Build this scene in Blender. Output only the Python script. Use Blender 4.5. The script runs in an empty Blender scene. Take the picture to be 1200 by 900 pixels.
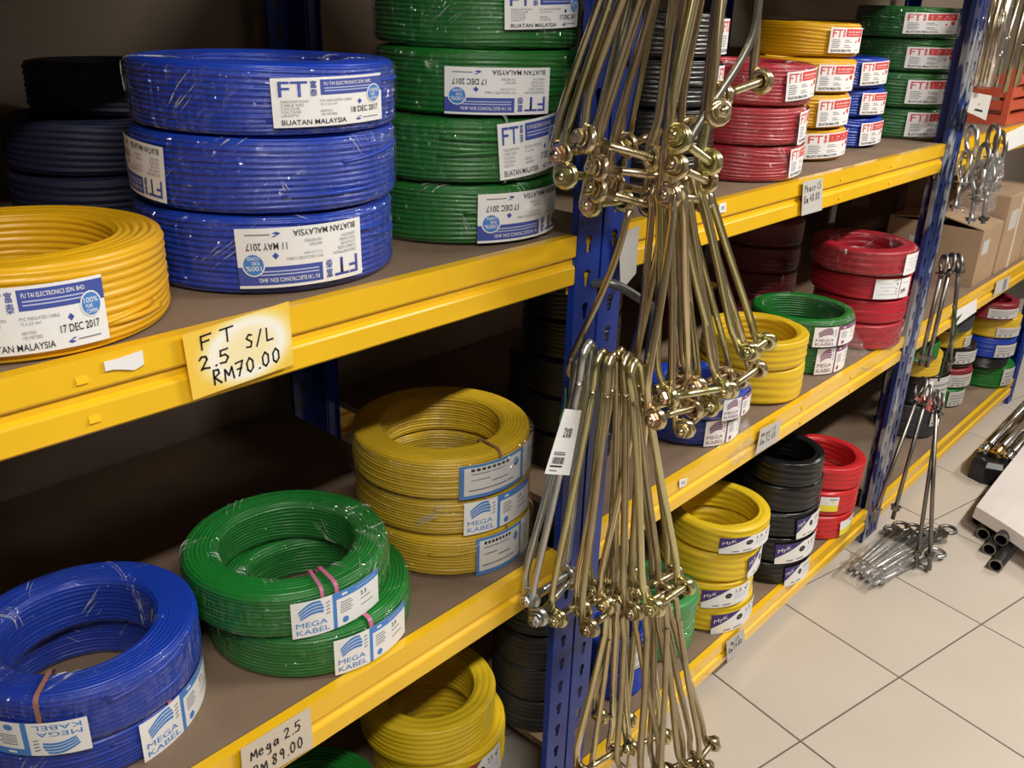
import bpy, math, json, random
import numpy as np
from mathutils import Vector, Matrix
R = math.radians
rnd = random.Random(7)
S = bpy.context.scene

# ------------------------------------------------------------------ camera
cd = bpy.data.cameras.new('camera'); cam = bpy.data.objects.new('camera', cd); S.collection.objects.link(cam)
cd.sensor_width = 36.0; cd.lens = 31.7242
cd.clip_start = 0.02
cam.matrix_world = Matrix([[0.675097, 0.268454, -0.687151, 0.0], [-0.737089, 0.284219, -0.613122, -0.82], [0.030706, 0.920408, 0.38975, 1.594639], [0.0, 0.0, 0.0, 1.0]])
S.camera = cam

# ------------------------------------------------------------------ world, lights, exposure
W = bpy.data.worlds.new('world'); S.world = W; W.use_nodes = True
W.node_tree.nodes['Background'].inputs[0].default_value = (0.9, 0.93, 1.0, 1)
W.node_tree.nodes['Background'].inputs[1].default_value = 0.02
S.view_settings.view_transform = 'Standard'; S.view_settings.look = 'None'
S.view_settings.gamma = 1.0; S.view_settings.use_curve_mapping = False
S.view_settings.exposure = 0.5
LAMPS = [(2.45, -1.45, 2.80, 58.0), (-0.15, -1.45, 2.80, 40.0), (5.1, -1.40, 2.80, 40.0)]
for lx, ly, lz, le in LAMPS:
    ld = bpy.data.lights.new('tube_light', 'AREA'); ld.shape = 'RECTANGLE'; ld.size = 1.15; ld.size_y = 0.10
    ld.energy = le; ld.color = (1.0, 0.955, 0.88)
    lo = bpy.data.objects.new('tube_light', ld); S.collection.objects.link(lo); lo.location = (lx, ly, lz - 0.09)
S.cycles.max_bounces = 8; S.cycles.transparent_max_bounces = 24; S.cycles.caustics_reflective = False; S.cycles.caustics_refractive = False
S.cycles.use_denoising = True
COL = S.collection

# ------------------------------------------------------------------ materials
def new_mat(name):
    m = bpy.data.materials.new(name); m.use_nodes = True
    nt = m.node_tree; return m, nt, nt.nodes['Principled BSDF']
def mat(name, c, rough=.5, metal=0.0, coat=0.0, var=0.0, scale=8.0, c2=None, bump=0.0, bscale=60.0, spec=.5, rvar=0.0):
    m, nt, b = new_mat(name); c = tuple(c) + (1,)
    b.inputs['Roughness'].default_value = rough; b.inputs['Metallic'].default_value = metal
    b.inputs['Coat Weight'].default_value = coat; b.inputs['Specular IOR Level'].default_value = spec
    tc = nt.nodes.new('ShaderNodeTexCoord')
    if var > 0 or c2:
        n = nt.nodes.new('ShaderNodeTexNoise'); n.inputs['Scale'].default_value = scale; n.inputs['Detail'].default_value = 6
        nt.links.new(tc.outputs['Object'], n.inputs['Vector'])
        r = nt.nodes.new('ShaderNodeValToRGB'); r.color_ramp.elements[0].position = .3; r.color_ramp.elements[1].position = .7
        d = c2 if c2 else tuple(max(0, v * (1 - var)) for v in c[:3])
        r.color_ramp.elements[0].color = tuple(d[:3]) + (1,); r.color_ramp.elements[1].color = c
        nt.links.new(n.outputs['Fac'], r.inputs['Fac']); nt.links.new(r.outputs['Color'], b.inputs['Base Color'])
        if rvar:
            mr = nt.nodes.new('ShaderNodeMapRange'); mr.inputs['To Min'].default_value = rough - rvar; mr.inputs['To Max'].default_value = rough + rvar
            nt.links.new(n.outputs['Fac'], mr.inputs['Value']); nt.links.new(mr.outputs['Result'], b.inputs['Roughness'])
    else: b.inputs['Base Color'].default_value = c
    if bump:
        n2 = nt.nodes.new('ShaderNodeTexNoise'); n2.inputs['Scale'].default_value = bscale; n2.inputs['Detail'].default_value = 4
        nt.links.new(tc.outputs['Object'], n2.inputs['Vector'])
        bp = nt.nodes.new('ShaderNodeBump'); bp.inputs['Strength'].default_value = bump; bp.inputs['Distance'].default_value = .004
        nt.links.new(n2.outputs['Fac'], bp.inputs['Height']); nt.links.new(bp.outputs['Normal'], b.inputs['Normal'])
    return m
def film_mat(name, tint=(1, 1, 1), haze=.05, wr=.6, sc=45.0, fr=1.0):
    m, nt, b = new_mat(name); nt.nodes.remove(b)
    out = nt.nodes['Material Output']; L = nt.links.new
    tc = nt.nodes.new('ShaderNodeTexCoord')
    n = nt.nodes.new('ShaderNodeTexNoise'); n.inputs['Scale'].default_value = sc; n.inputs['Detail'].default_value = 3; n.inputs['Distortion'].default_value = 1.2
    L(tc.outputs['Object'], n.inputs['Vector'])
    # tension creases: fine along the ring, long across the section (UV: u round the ring, v round the section)
    mp = nt.nodes.new('ShaderNodeMapping'); mp.inputs['Scale'].default_value = (95, 3.0, 1); mp.inputs['Rotation'].default_value = (0, 0, .18); L(tc.outputs['UV'], mp.inputs['Vector'])
    n2 = nt.nodes.new('ShaderNodeTexNoise'); n2.inputs['Scale'].default_value = 1.0; n2.inputs['Detail'].default_value = 2; n2.inputs['Distortion'].default_value = .5; L(mp.outputs['Vector'], n2.inputs['Vector'])
    ad = nt.nodes.new('ShaderNodeMath'); ad.operation = 'MULTIPLY_ADD'; ad.inputs[1].default_value = .8; L(n2.outputs['Fac'], ad.inputs[0]); L(n.outputs['Fac'], ad.inputs[2])
    bp = nt.nodes.new('ShaderNodeBump'); bp.inputs['Strength'].default_value = wr; bp.inputs['Distance'].default_value = .030
    L(ad.outputs[0], bp.inputs['Height'])
    t = nt.nodes.new('ShaderNodeBsdfTransparent'); t.inputs['Color'].default_value = tint + (1,)
    g = nt.nodes.new('ShaderNodeBsdfGlossy'); g.inputs['Roughness'].default_value = .07; L(bp.outputs['Normal'], g.inputs['Normal'])
    d = nt.nodes.new('ShaderNodeBsdfDiffuse'); d.inputs['Color'].default_value = (.8, .8, .8, 1)
    f = nt.nodes.new('ShaderNodeFresnel'); f.inputs['IOR'].default_value = 1.42
    mu = nt.nodes.new('ShaderNodeMath'); mu.operation = 'MULTIPLY'; mu.inputs[1].default_value = fr; mu.use_clamp = True; L(f.outputs['Fac'], mu.inputs[0])
    mn = nt.nodes.new('ShaderNodeMath'); mn.operation = 'MINIMUM'; mn.inputs[1].default_value = .22; L(mu.outputs[0], mn.inputs[0]); mu = mn
    m1 = nt.nodes.new('ShaderNodeMixShader'); m1.inputs[0].default_value = haze; L(t.outputs[0], m1.inputs[1]); L(d.outputs[0], m1.inputs[2])
    m2 = nt.nodes.new('ShaderNodeMixShader'); L(mu.outputs[0], m2.inputs[0]); L(m1.outputs[0], m2.inputs[1]); L(g.outputs[0], m2.inputs[2])
    L(m2.outputs[0], out.inputs['Surface']); return m
def fold_mat(name):
    m, nt, b = new_mat(name); L = nt.links.new; out = nt.nodes['Material Output']
    b.inputs['Base Color'].default_value = (.75,.76,.78,1); b.inputs['Roughness'].default_value = .14  # near-white base colour paints glints along the creases
    t = nt.nodes.new('ShaderNodeBsdfTransparent'); mx = nt.nodes.new('ShaderNodeMixShader')
    tc = nt.nodes.new('ShaderNodeTexCoord'); n = nt.nodes.new('ShaderNodeTexNoise'); n.inputs['Scale'].default_value = 60; L(tc.outputs['Object'], n.inputs['Vector'])
    r = nt.nodes.new('ShaderNodeMapRange'); r.inputs['From Min'].default_value = .4; r.inputs['From Max'].default_value = .75; r.inputs['To Min'].default_value = .04; r.inputs['To Max'].default_value = .75; L(n.outputs['Fac'], r.inputs['Value'])
    L(r.outputs['Result'], mx.inputs[0]); L(t.outputs[0], mx.inputs[1]); L(b.outputs[0], mx.inputs[2]); L(mx.outputs[0], out.inputs['Surface']); return m
def wear_mat(name, c, wearc, amt=.6, scale=22.0, rough=.35):
    m, nt, b = new_mat(name); L = nt.links.new
    tc = nt.nodes.new('ShaderNodeTexCoord'); mp = nt.nodes.new('ShaderNodeMapping'); mp.inputs['Scale'].default_value = (1, 1, .3); L(tc.outputs['Object'], mp.inputs['Vector'])
    n = nt.nodes.new('ShaderNodeTexNoise'); n.inputs['Scale'].default_value = scale; n.inputs['Detail'].default_value = 8; L(mp.outputs['Vector'], n.inputs['Vector'])
    r = nt.nodes.new('ShaderNodeValToRGB'); r.color_ramp.elements[0].position = amt; r.color_ramp.elements[1].position = amt + .03
    r.color_ramp.elements[0].color = tuple(c) + (1,); r.color_ramp.elements[1].color = tuple(wearc) + (1,)
    L(n.outputs['Fac'], r.inputs['Fac']); L(r.outputs['Color'], b.inputs['Base Color'])
    b.inputs['Roughness'].default_value = rough; return m

M = dict(
    yellow_paint=mat('yellow_paint', (.88, .52, .014), .24, coat=.35, var=.10, scale=5),
    blue_paint=wear_mat('blue_paint', (.006, .032, .26), (.05, .08, .2), .72, 18),
    blue_worn=wear_mat('blue_paint_worn', (.010, .030, .15), (.30, .31, .33), .51, 15),
    board=mat('brown_board', (.235, .160, .105), .75, var=.28, scale=6, bump=.15, bscale=90),
    wall=mat('wall_paint', (.33, .26, .20), .85, var=.2, scale=2), wall_pale=mat('wall_pale', (.27, .25, .23), .8, var=.05, scale=2),
    tile=mat('floor_tile', (.53, .47, .405), .30, var=.07, scale=3.5, rvar=.05),
    grout=mat('grout', (.10, .085, .07), .9),
    ceiling=mat('ceiling_white', (.55, .55, .53), .9),
    white_metal=mat('white_metal', (.8, .8, .78), .5),
    brass=mat('yellow_zinc', (.74, .67, .42), .22, 1.0, var=.0, scale=14, c2=(.62, .50, .33)), brass_green=mat('green_zinc', (.68, .66, .36), .22, 1.0, scale=14, c2=(.58, .52, .30)), brass_pink=mat('rosy_zinc', (.68, .54, .42), .24, 1.0, scale=14, c2=(.60, .50, .34)),
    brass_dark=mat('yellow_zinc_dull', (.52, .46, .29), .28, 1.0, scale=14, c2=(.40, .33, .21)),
    copperish=mat('pink_zinc', (.72, .46, .36), .35, 1.0),
    zinc=mat('bright_zinc', (.62, .64, .66), .3, 1.0, var=.2, scale=20),
    iron=mat('grey_iron', (.30, .29, .27), .38, 1.0, var=.35, scale=18),
    steel_grey=mat('dull_steel', (.20, .21, .22), .45, .9),
    chrome=mat('chrome', (.75, .73, .70), .12, 1.0),
    gold=mat('brass_fitting', (.75, .48, .2), .22, 1.0),
    black_plastic=mat('black_plastic', (.012, .012, .013), .35),
    paper=mat('paper_white', (.80, .80, .80), .55, bump=.08, bscale=50),
    sheet_paper=mat('sheet_paper', (.66, .60, .57), .6, var=.08, scale=5), paper_grey=mat('paper_grey', (.52, .50, .47), .7, var=.08),
    paper_buff=mat('paper_buff', (.60, .52, .42), .7, var=.06),
    ink=mat('ink_black', (.012, .012, .016), .6),
    ink_grey=mat('ink_grey', (.22, .22, .25), .6),
    ink_blue=mat('ink_blue', (.05, .08, .36), .6),
    ink_sky=mat('ink_sky', (.06, .22, .60), .5),
    ink_pale=mat('ink_pale', (.45, .50, .72), .6),
    ink_red=mat('ink_red', (.62, .06, .06), .6),
    ink_pink=mat('ink_pink', (.80, .45, .42), .6),
    ink_purple=mat('ink_purple', (.045, .022, .17), .5),
    ink_plum=mat('ink_plum', (.22, .07, .16), .6),
    ink_brown=mat('ink_brown', (.28, .06, .03), .5),
    ink_yellow=mat('ink_yellow', (.85, .72, .04), .5),
    cardboard=mat('cardboard', (.40, .27, .165), .8, var=.15, scale=9),
    cardboard_dark=mat('cardboard_dark', (.16, .10, .065), .85, var=.2, scale=9),
    red_plastic=mat('red_plastic', (.55, .10, .05), .4),
    pink_tape=mat('pink_tape', (.50, .14, .26), .4),
    brown_tape=mat('brown_tape', (.28, .13, .10), .5),
    green_wire=mat('green_wire', (.03, .20, .05), .4), green_dull=mat('green_dull', (.02, .055, .02), .6),
    film=film_mat('clear_film', haze=.007, wr=.8, sc=24.0, fr=2.0), film_fold=fold_mat('film_fold'),
    film_flap=film_mat('clear_film_flap', haze=.05, wr=1.0, sc=60.0, fr=3.0),
    film_dusty=film_mat('dusty_film', haze=.10, wr=.8, sc=40.0, fr=1.6),
)
CAB = {}
def cable_mat(key, c, rough=.36, **k):
    CAB[key] = mat('cable_' + key, c, rough, var=.16, scale=7, bump=.10, bscale=140, **k)
cable_mat('royal_blue', (.007, .050, .47)); cable_mat('deep_blue', (.008, .044, .40))
cable_mat('yellow', (.74, .40, .008)); cable_mat('mustard', (.66, .43, .022)); cable_mat('lemon', (.80, .56, .020)); cable_mat('straw', (.74, .48, .018))
cable_mat('green', (.008, .16, .018)); cable_mat('leaf_green', (.010, .19, .026)); cable_mat('pale_green', (.05, .30, .08))
cable_mat('crimson', (.46, .014, .032)); cable_mat('maroon', (.24, .014, .026)); cable_mat('red', (.60, .022, .026))
cable_mat('black', (.008, .008, .009), .28); cable_mat('charcoal', (.030, .034, .042), .5); cable_mat('navy', (.004, .007, .032), .65)

# ------------------------------------------------------------------ mesh helpers
def link(o, parent=None):
    COL.objects.link(o)
    if parent is not None: o.parent = parent
    return o
def obj(name, v, f, mats, mi=None, parent=None, smooth=False):
    me = bpy.data.meshes.new(name); me.from_pydata([tuple(map(float, p)) for p in v], [], f)
    for m in (mats if isinstance(mats, (list, tuple)) else [mats]): me.materials.append(m)
    if mi is not None: me.polygons.foreach_set('material_index', mi)
    if smooth: me.polygons.foreach_set('use_smooth', [True] * len(me.polygons))
    me.update(); return link(bpy.data.objects.new(name, me), parent)
class MB:
    def __init__(s): s.v = []; s.f = []; s.mi = []; s.sm = []
    def add(s, v, f, mi=0, sm=False):
        o = len(s.v); s.v.extend([tuple(p) for p in v]); s.f.extend([tuple(i + o for i in q) for q in f]); s.mi.extend([mi] * len(f)); s.sm.extend([sm] * len(f)); return s
    def box(s, a, b, mi=0, bev=0.0):
        (x0, y0, z0), (x1, y1, z1) = a, b
        if bev <= 0:
            v = [(x0,y0,z0),(x1,y0,z0),(x1,y1,z0),(x0,y1,z0),(x0,y0,z1),(x1,y0,z1),(x1,y1,z1),(x0,y1,z1)]
            return s.add(v, [(0,3,2,1),(4,5,6,7),(0,1,5,4),(1,2,6,5),(2,3,7,6),(3,0,4,7)], mi)
        # chamfered box: three octagonal-ish rings
        def ring(z, i): return [(x0+i,y0+bev,z),(x0+bev,y0+i,z),(x1-bev,y0+i,z),(x1-i,y0+bev,z),(x1-i,y1-bev,z),(x1-bev,y1-i,z),(x0+bev,y1-i,z),(x0+i,y1-bev,z)]
        v = ring(z0, bev) + ring(z0+bev, 0) + ring(z1-bev, 0) + ring(z1, bev)
        f = [tuple(range(7,-1,-1)), tuple(range(24,32))]
        for k in range(3):
            for i in range(8): j=(i+1)%8; f.append((k*8+i,k*8+j,k*8+8+j,k*8+8+i))
        return s.add(v, f, mi)
    def tube(s, pts, r, n=8, mi=0, closed=False, cap=True):
        P = [Vector(p) for p in pts]; N = len(P)
        rr = r if hasattr(r, '__len__') else [r]*N
        v = []; f = []
        t0 = (P[1]-P[0]).normalized(); up = Vector((0,0,1)) if abs(t0.z) < .9 else Vector((1,0,0))
        nrm = t0.cross(up).normalized()
        for i in range(N):
            a = P[i-1] if (i > 0 or closed) else P[i]; b = P[(i+1) % N] if (i < N-1 or closed) else P[i]
            t = (b-a).normalized(); nrm = (nrm - t*nrm.dot(t)).normalized(); bi = t.cross(nrm)
            for k in range(n):
                q = 2*math.pi*k/n; v.append(P[i] + (nrm*math.cos(q) + bi*math.sin(q))*rr[i])
        M_ = N if closed else N-1
        for i in range(M_):
            for k in range(n):
                a = i*n+k; b = i*n+(k+1)%n; c = ((i+1)%N)*n
                f.append((a, b, c+(k+1)%n, c+k))
        if cap and not closed: f += [tuple(range(n-1,-1,-1)), tuple(range((N-1)*n, N*n))]
        return s.add(v, f, mi, True)
    def prism(s, c, axis, r, h, n=6, mi=0, rin=0.0, ch=0.0, sm=False, ph=0.0):
        """n-gon prism along axis, centred at c; rin > 0 makes a washer"""
        c = Vector(c); ax = Vector(axis).normalized(); u = ax.orthogonal().normalized(); w = ax.cross(u)
        prof = [(r-ch, -h/2), (r, -h/2+ch), (r, h/2-ch), (r-ch, h/2)] if ch else [(r, -h/2), (r, h/2)]
        if rin: prof = prof + [(rin, h/2), (rin, -h/2)]
        m = len(prof); v = []; f = []
        for (pr, ph_) in prof:
            for k in range(n):
                q = 2*math.pi*k/n + ph; v.append(c + ax*ph_ + (u*math.cos(q)+w*math.sin(q))*pr)
        for j in range(m if rin else m-1):
            for k in range(n):
                a = j*n; b = ((j+1)%m)*n; l = (k+1)%n; f.append((a+k, a+l, b+l, b+k))
        if not rin: f += [tuple(range(n-1,-1,-1)), tuple(range((m-1)*n, m*n))]
        return s.add(v, f, mi, sm)
    def extrude(s, prof, a, b, mi=0, cap=True):
        """closed (y,z) profile run along x from a to b"""
        n = len(prof); v = [(a,y,z) for y,z in prof] + [(b,y,z) for y,z in prof]
        f = [(i, n+i, n+(i+1)%n, (i+1)%n) for i in range(n)]
        if cap: f += [tuple(range(n)), tuple(range(2*n-1, n-1, -1))]
        return s.add(v, f, mi)
    def build(s, name, mats, parent=None):
        o = obj(name, s.v, s.f, mats, s.mi, parent); o.data.polygons.foreach_set('use_smooth', s.sm); return o
def empty(name, loc, label=None, cat=None, group=None, rz=0.0):
    o = bpy.data.objects.new(name, None); link(o); o.location = loc; o.rotation_euler = (0,0,rz); o.empty_display_size = .05
    if label: o['label'] = label
    if cat: o['category'] = cat
    if group: o['group'] = group
    return o
def tag(o, label, cat, group=None):
    o['label'] = label; o['category'] = cat
    if group: o['group'] = group
    return o
def structure(o): o['kind'] = 'structure'; return o

# ------------------------------------------------------------------ lettering: flat triangles for a set of strings
STR = {}
def prepare_text(strings):
    tmp = []
    for key, bold, cond in strings:
        cu = bpy.data.curves.new('lettering', 'FONT'); cu.body = key; cu.size = 1.0; cu.resolution_u = 4 if len(key) < 20 else 2; cu.offset = .008 if bold and key != 'MyK' else 0.0
        o = bpy.data.objects.new('lettering', cu); COL.objects.link(o); tmp.append(((key, bold), o))
    dg = bpy.context.evaluated_depsgraph_get(); dg.update()
    for k, o in tmp:
        me = bpy.data.meshes.new_from_object(o.evaluated_get(dg))
        v = np.array([p.co[:2] for p in me.vertices]).reshape(-1, 2); f = [tuple(p.vertices) for p in me.polygons]
        if len(v): v = (v - v.min(0)) / np.maximum(v.max(0) - v.min(0), 1e-6)
        STR[k] = (v, f); bpy.data.meshes.remove(me); cu = o.data; bpy.data.objects.remove(o); bpy.data.curves.remove(cu)
LINES5 = 'DESCRIPTION\nCABLE SIZE\nCOLOUR\nVOLTAGE\nLENGTH'; LINES4 = 'PVC INSULATED CABLE\n1C x 2.5 mm\u00b2\n\n450/750V\n100 METERS'
prepare_text([('FT',1,0),('\u5bcc\n\u6cf0',1,0),('FU TAI ELECTRONICS SDN. BHD.',1,0),(LINES5,0,0),(LINES4,0,0),('BUATAN MALAYSIA',1,0),('18 DEC 2017',1,0),('17 DEC 2017',1,0),('11 MAY 2017',1,0),
    ('100%',1,0),('PURE\nCOPPER',1,0),('MEGA\nKABEL',0,0),('2.5',1,0),('1.5',1,0),('MyK',1,0),('21',1,0),('52',1,0)])

class Flat:
    """flat artwork in (u, v) on [0,1]^2, later wrapped on a coil or laid on a card"""
    def __init__(s): s.items = []
    def rect(s, x0, y0, x1, y1, m, l=1, n=None):
        n = n or max(1, int((x1-x0)*16)); v = []; f = []
        for i in range(n+1):
            u = x0 + (x1-x0)*i/n; v += [(u,y0),(u,y1)]
        f = [(2*i, 2*i+2, 2*i+3, 2*i+1) for i in range(n)]; s.items.append((np.array(v,float), f, m, l)); return s
    def poly(s, pts, m, l=1): s.items.append((np.array(pts,float), [tuple(range(len(pts)))], m, l)); return s
    def text(s, key, bold, x0, y0, x1, y1, m, l=2):
        v, f = STR[(key, bold)]; s.items.append((v*np.array([x1-x0,y1-y0])+np.array([x0,y0]), f, m, l)); return s
    def disc(s, cx, cy, rx, ry, m, l=2, n=16):
        return s.poly([(cx+rx*math.cos(2*math.pi*k/n), cy+ry*math.sin(2*math.pi*k/n)) for k in range(n)], m, l)
    def strip(s, top, bot, m, l=2):
        v = []; 
        for a, b in zip(top, bot): v += [b, a]
        s.items.append((np.array(v,float), [(2*i,2*i+2,2*i+3,2*i+1) for i in range(len(top)-1)], m, l)); return s
def swoosh(F, x0, y0, x1, y1, m):
    w, h = x1-x0, y1-y0; T = np.linspace(0, 1, 9)
    for k in range(4):                                              # four curved bands sweeping up to the right
        a0 = .10 + .24*k; a1 = a0 + .17
        def pt(a, t): return (x0 + w*(.02 + .10*(1-a) + .98*t*(1-.18*abs(a-.5))), y0 + h*(a*.55 + (.45)*math.sin(t*math.pi*.5)*(.45+.55*a) + .10*math.sin(t*math.pi)))
        F.strip([pt(a1, t) for t in T], [pt(a0, t) for t in T], m, 2)
def art_ft(kind, date='17 DEC 2017', small=False):
    c, pale = ('ink_blue', 'ink_pale') if kind == 'FTB' else ('ink_red', 'ink_pink')
    F = Flat(); F.rect(0,0,1,1,'paper',0,14)
    F.text('FT',1,.05,.62,.27,.93,c); F.text('\u5bcc\n\u6cf0',1,.285,.62,.345,.94,c)
    F.rect(.37,.64,1.0 if kind=='FTB' else .96,.95,c,1)
    if not small:
        F.text('FU TAI ELECTRONICS SDN. BHD.',1,.40,.83,.86,.90,'paper',2)
        for y in (.765,.71): F.rect(.40,y,.84,y+.022,pale,2)
        F.text(LINES5,0,.06,.22,.27,.55,'ink_grey'); F.text(LINES4,0,.36,.22,.64,.55,'ink_grey')
    else:
        F.rect(.42,.80,.86,.86,pale,2,3); F.rect(.42,.71,.8,.74,pale,2,3)
        for i,y in enumerate((.50,.43,.36,.29,.22)):
            F.rect(.06,y,.22+.03*(i%2),y+.03,'ink_grey',1,2)
            if i != 2: F.rect(.36,y,.5+.06*(i%3),y+.03,'ink_grey',1,2)
    F.text('BUATAN MALAYSIA',1,.06,.05,.58,.155,'ink')
    if kind == 'FTB':
        F.disc(.885,.60,.085,.20,'paper',3); F.disc(.885,.60,.074,.175,'ink_sky',4)
        if not small: F.text('100%',1,.83,.62,.94,.70,'paper',5); F.text('PURE\nCOPPER',1,.84,.46,.93,.60,'paper',5)
        F.poly([(.72,.40),(.745,.46),(.72,.52),(.695,.46)],'ink_blue',1)
        if date: F.text(date,1,.63,.24,.93,.36,'ink',3)
        F.poly([(.67,.09),(.72,.15),(.74,.14),(.70,.11),(.735,.085),(.70,.06)],'ink_blue',1); F.rect(.75,.095,.93,.118,'ink_grey',1,3)
    else:
        F.disc(.86,.52,.05,.10,c,3,10); F.rect(.70,.40,.74,.50,c,2,1); F.rect(.72,.10,.9,.13,'ink_grey',1,2)
    return F
def art_mega(c, mirror=False, border=False):
    F = Flat(); F.rect(0,0,1,1,'paper',0,14)
    X = (lambda x: 1-x) if mirror else (lambda x: x)
    def rect(x0,y0,x1,y1,m,l=1): a,b = sorted((X(x0),X(x1))); F.rect(a,y0,b,y1,m,l)
    if not mirror:
        swoosh(F,.06,.46,.30,.95,c); F.text('MEGA\nKABEL',0,.04,.08,.36,.42,c)
        for k in range(4): F.poly([(.335,.5+.1*k),(.375,.54+.1*k),(.365,.57+.1*k),(.33,.53+.1*k)],'ink_grey',1)
        rect(.40,0,.44,1,c); rect(.44,.80,1,1.0,c)
        F.rect(.50,.87,.56,.93,'paper',2,1); F.rect(.66,.885,.95,.905,'ink_pale',2)
        for i in range(5): F.rect(.48,.66-.07*i,.60+.02*(i%2),.69-.07*i,'ink_grey',1,2)
        F.text('2.5' if c=='ink_sky' else '1.5',1,.72,.60,.80,.72,'ink',2); F.rect(.72,.48,.86,.51,'ink_grey',1,2); F.rect(.72,.30,.90,.33,'ink_grey',1,2)
        F.disc(.53,.16,.035,.09,c,2,10)
    else:
        rect(.30,0,.34,1,c); rect(.96,0,1,1,c); rect(.34,.0,.97,.10,c); rect(.34,.92,.97,1,c)
        for i in range(8): rect(.90-.05*i,.80,.865-.05*i,.88,'ink')
        rect(.90,.70,.55,.73,'ink_grey'); rect(.90,.52,.72,.55,'ink_grey'); rect(.70,.40,.52,.44,'ink_grey'); rect(.92,.22,.45,.26,'ink_grey')
        F.disc(X(.42),.68,.04,.11,c,2,10); F.poly([(X(.42),.86),(X(.44),.68),(X(.40),.68)],c,2)
        for i in range(4): rect(.24,.7-.14*i,.10,.73-.14*i,'ink_grey')
    return F
def art_plain():
    F = Flat(); F.rect(0,0,1,1,'paper',0,12); F.rect(.62,0,.64,1,'ink_plum',1)
    for i,(a,b) in enumerate(((.10,.42),(.12,.5),(.2,.36),(.08,.5))): F.rect(a,.76-.18*i,b,.79-.18*i,'ink_pale',1)
    F.rect(.52,.70,.55,.82,'ink',1,1)
    for i in range(3): F.rect(.50,.5-.14*i,.57,.54-.14*i,'ink_grey',1,1)
    F.poly([(.70,.2),(.86,.34),(.80,.5),(.68,.42)],'ink_grey',1); F.rect(.7,.75,.92,.8,'ink_pale',1)
    return F
def art_myk(c='ink_purple', num='1.5'):
    F = Flat(); F.rect(0,0,1,1,'paper',0,12)
    n = 6; F.strip([(.52*i/n,1) for i in range(n+1)],[(.52*i/n,.30+.70*i/n) for i in range(n+1)],c,1)
    v, f = STR[('MyK',1)]; a = R(24); q = v*np.array([.22,.24]); q = np.c_[q[:,0]+.045, q[:,1]+.50+q[:,0]*.85]; F.items.append((q, f, 'paper', 2))
    F.disc(.49,.60,.066,.145,'ink',2,14); F.rect(.455,.585,.525,.62,'ink_grey',3,2)
    F.text(num,1,.63,.66,.76,.86,'ink',2)
    F.strip([(.84,.80),(.87,.72),(.93,.90)],[(.835,.75),(.87,.63),(.935,.84)],'ink',2)
    for i in range(4): F.rect(.60,.54-.075*i,.92-.03*(i%2),.565-.075*i,'ink_pale',1,3)
    F.rect(.20,.09,.32,.16,'ink_grey',1,2); F.rect(.38,.09,.54,.16,'ink_grey',1,2)
    return F
def art_sticker():
    F = Flat(); F.rect(0,0,1,1,'paper',0,4); F.rect(0,0,1,.42,'ink_yellow',1,4); F.poly([(.3,.5),(.8,.5),(.7,.72),(.5,.66)],'ink_yellow',1); F.rect(.5,.78,.9,.86,'ink_grey',1,2); return F
def art_bars():
    F = Flat(); F.rect(0,0,1,1,'paper_grey',0,12)
    for i,(a,b) in enumerate(((.08,.9),(.1,.8),(.14,.6))): F.rect(a,.68-.2*i,b,.75-.2*i,'ink_grey',1)
    F.rect(.1,.1,.16,.2,'ink',1,1); F.rect(.3,.1,.36,.2,'ink',1,1); F.rect(.5,.1,.56,.2,'ink',1,1)
    return F
def art(t, stack, i):
    if t == 'FTB': return art_ft('FTB', {('ft_blue',2):'18 DEC 2017',('ft_blue',0):'11 MAY 2017'}.get((stack,i),'17 DEC 2017'))
    if t == 'FTR': return art_ft('FTR', None, True)
    return {'MGL':lambda:art_mega('ink_sky'),'MGR':lambda:art_mega('ink_sky',True),'MPL':lambda:art_mega('ink_plum'),'MWH':art_plain,'MYK':art_myk,'MYR':lambda:art_myk('ink_brown','2.5'),'STK':art_sticker,'WHT':art_bars}[t]()
def wrap_label(F, coil, ang, w, zb, zt, flip, tilt, parent, gap=.0042):
    """bend flat artwork round the outside of a coil"""
    r = coil[2]; H = coil[4]; h = (zt-zb)*H; ct, st = math.cos(R(tilt)), math.sin(R(tilt))
    mb = MB(); keys = []
    for v, f, m, l in F.items:
        if m not in keys: keys.append(m)
        q = v - .5
        if flip: q = -q
        a = q[:,0]*w; b = q[:,1]*h; a, b = a*ct - b*st, a*st + b*ct
        th = ang + a/r; rr = r + gap + l*.00022
        P = np.c_[rr*np.cos(th), rr*np.sin(th), (zb+zt)/2*H + b]
        mb.add(P, f, keys.index(m))
    mb.sm = [True]*len(mb.f)
    return mb.build('label', [M[k] for k in keys], parent)

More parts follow.
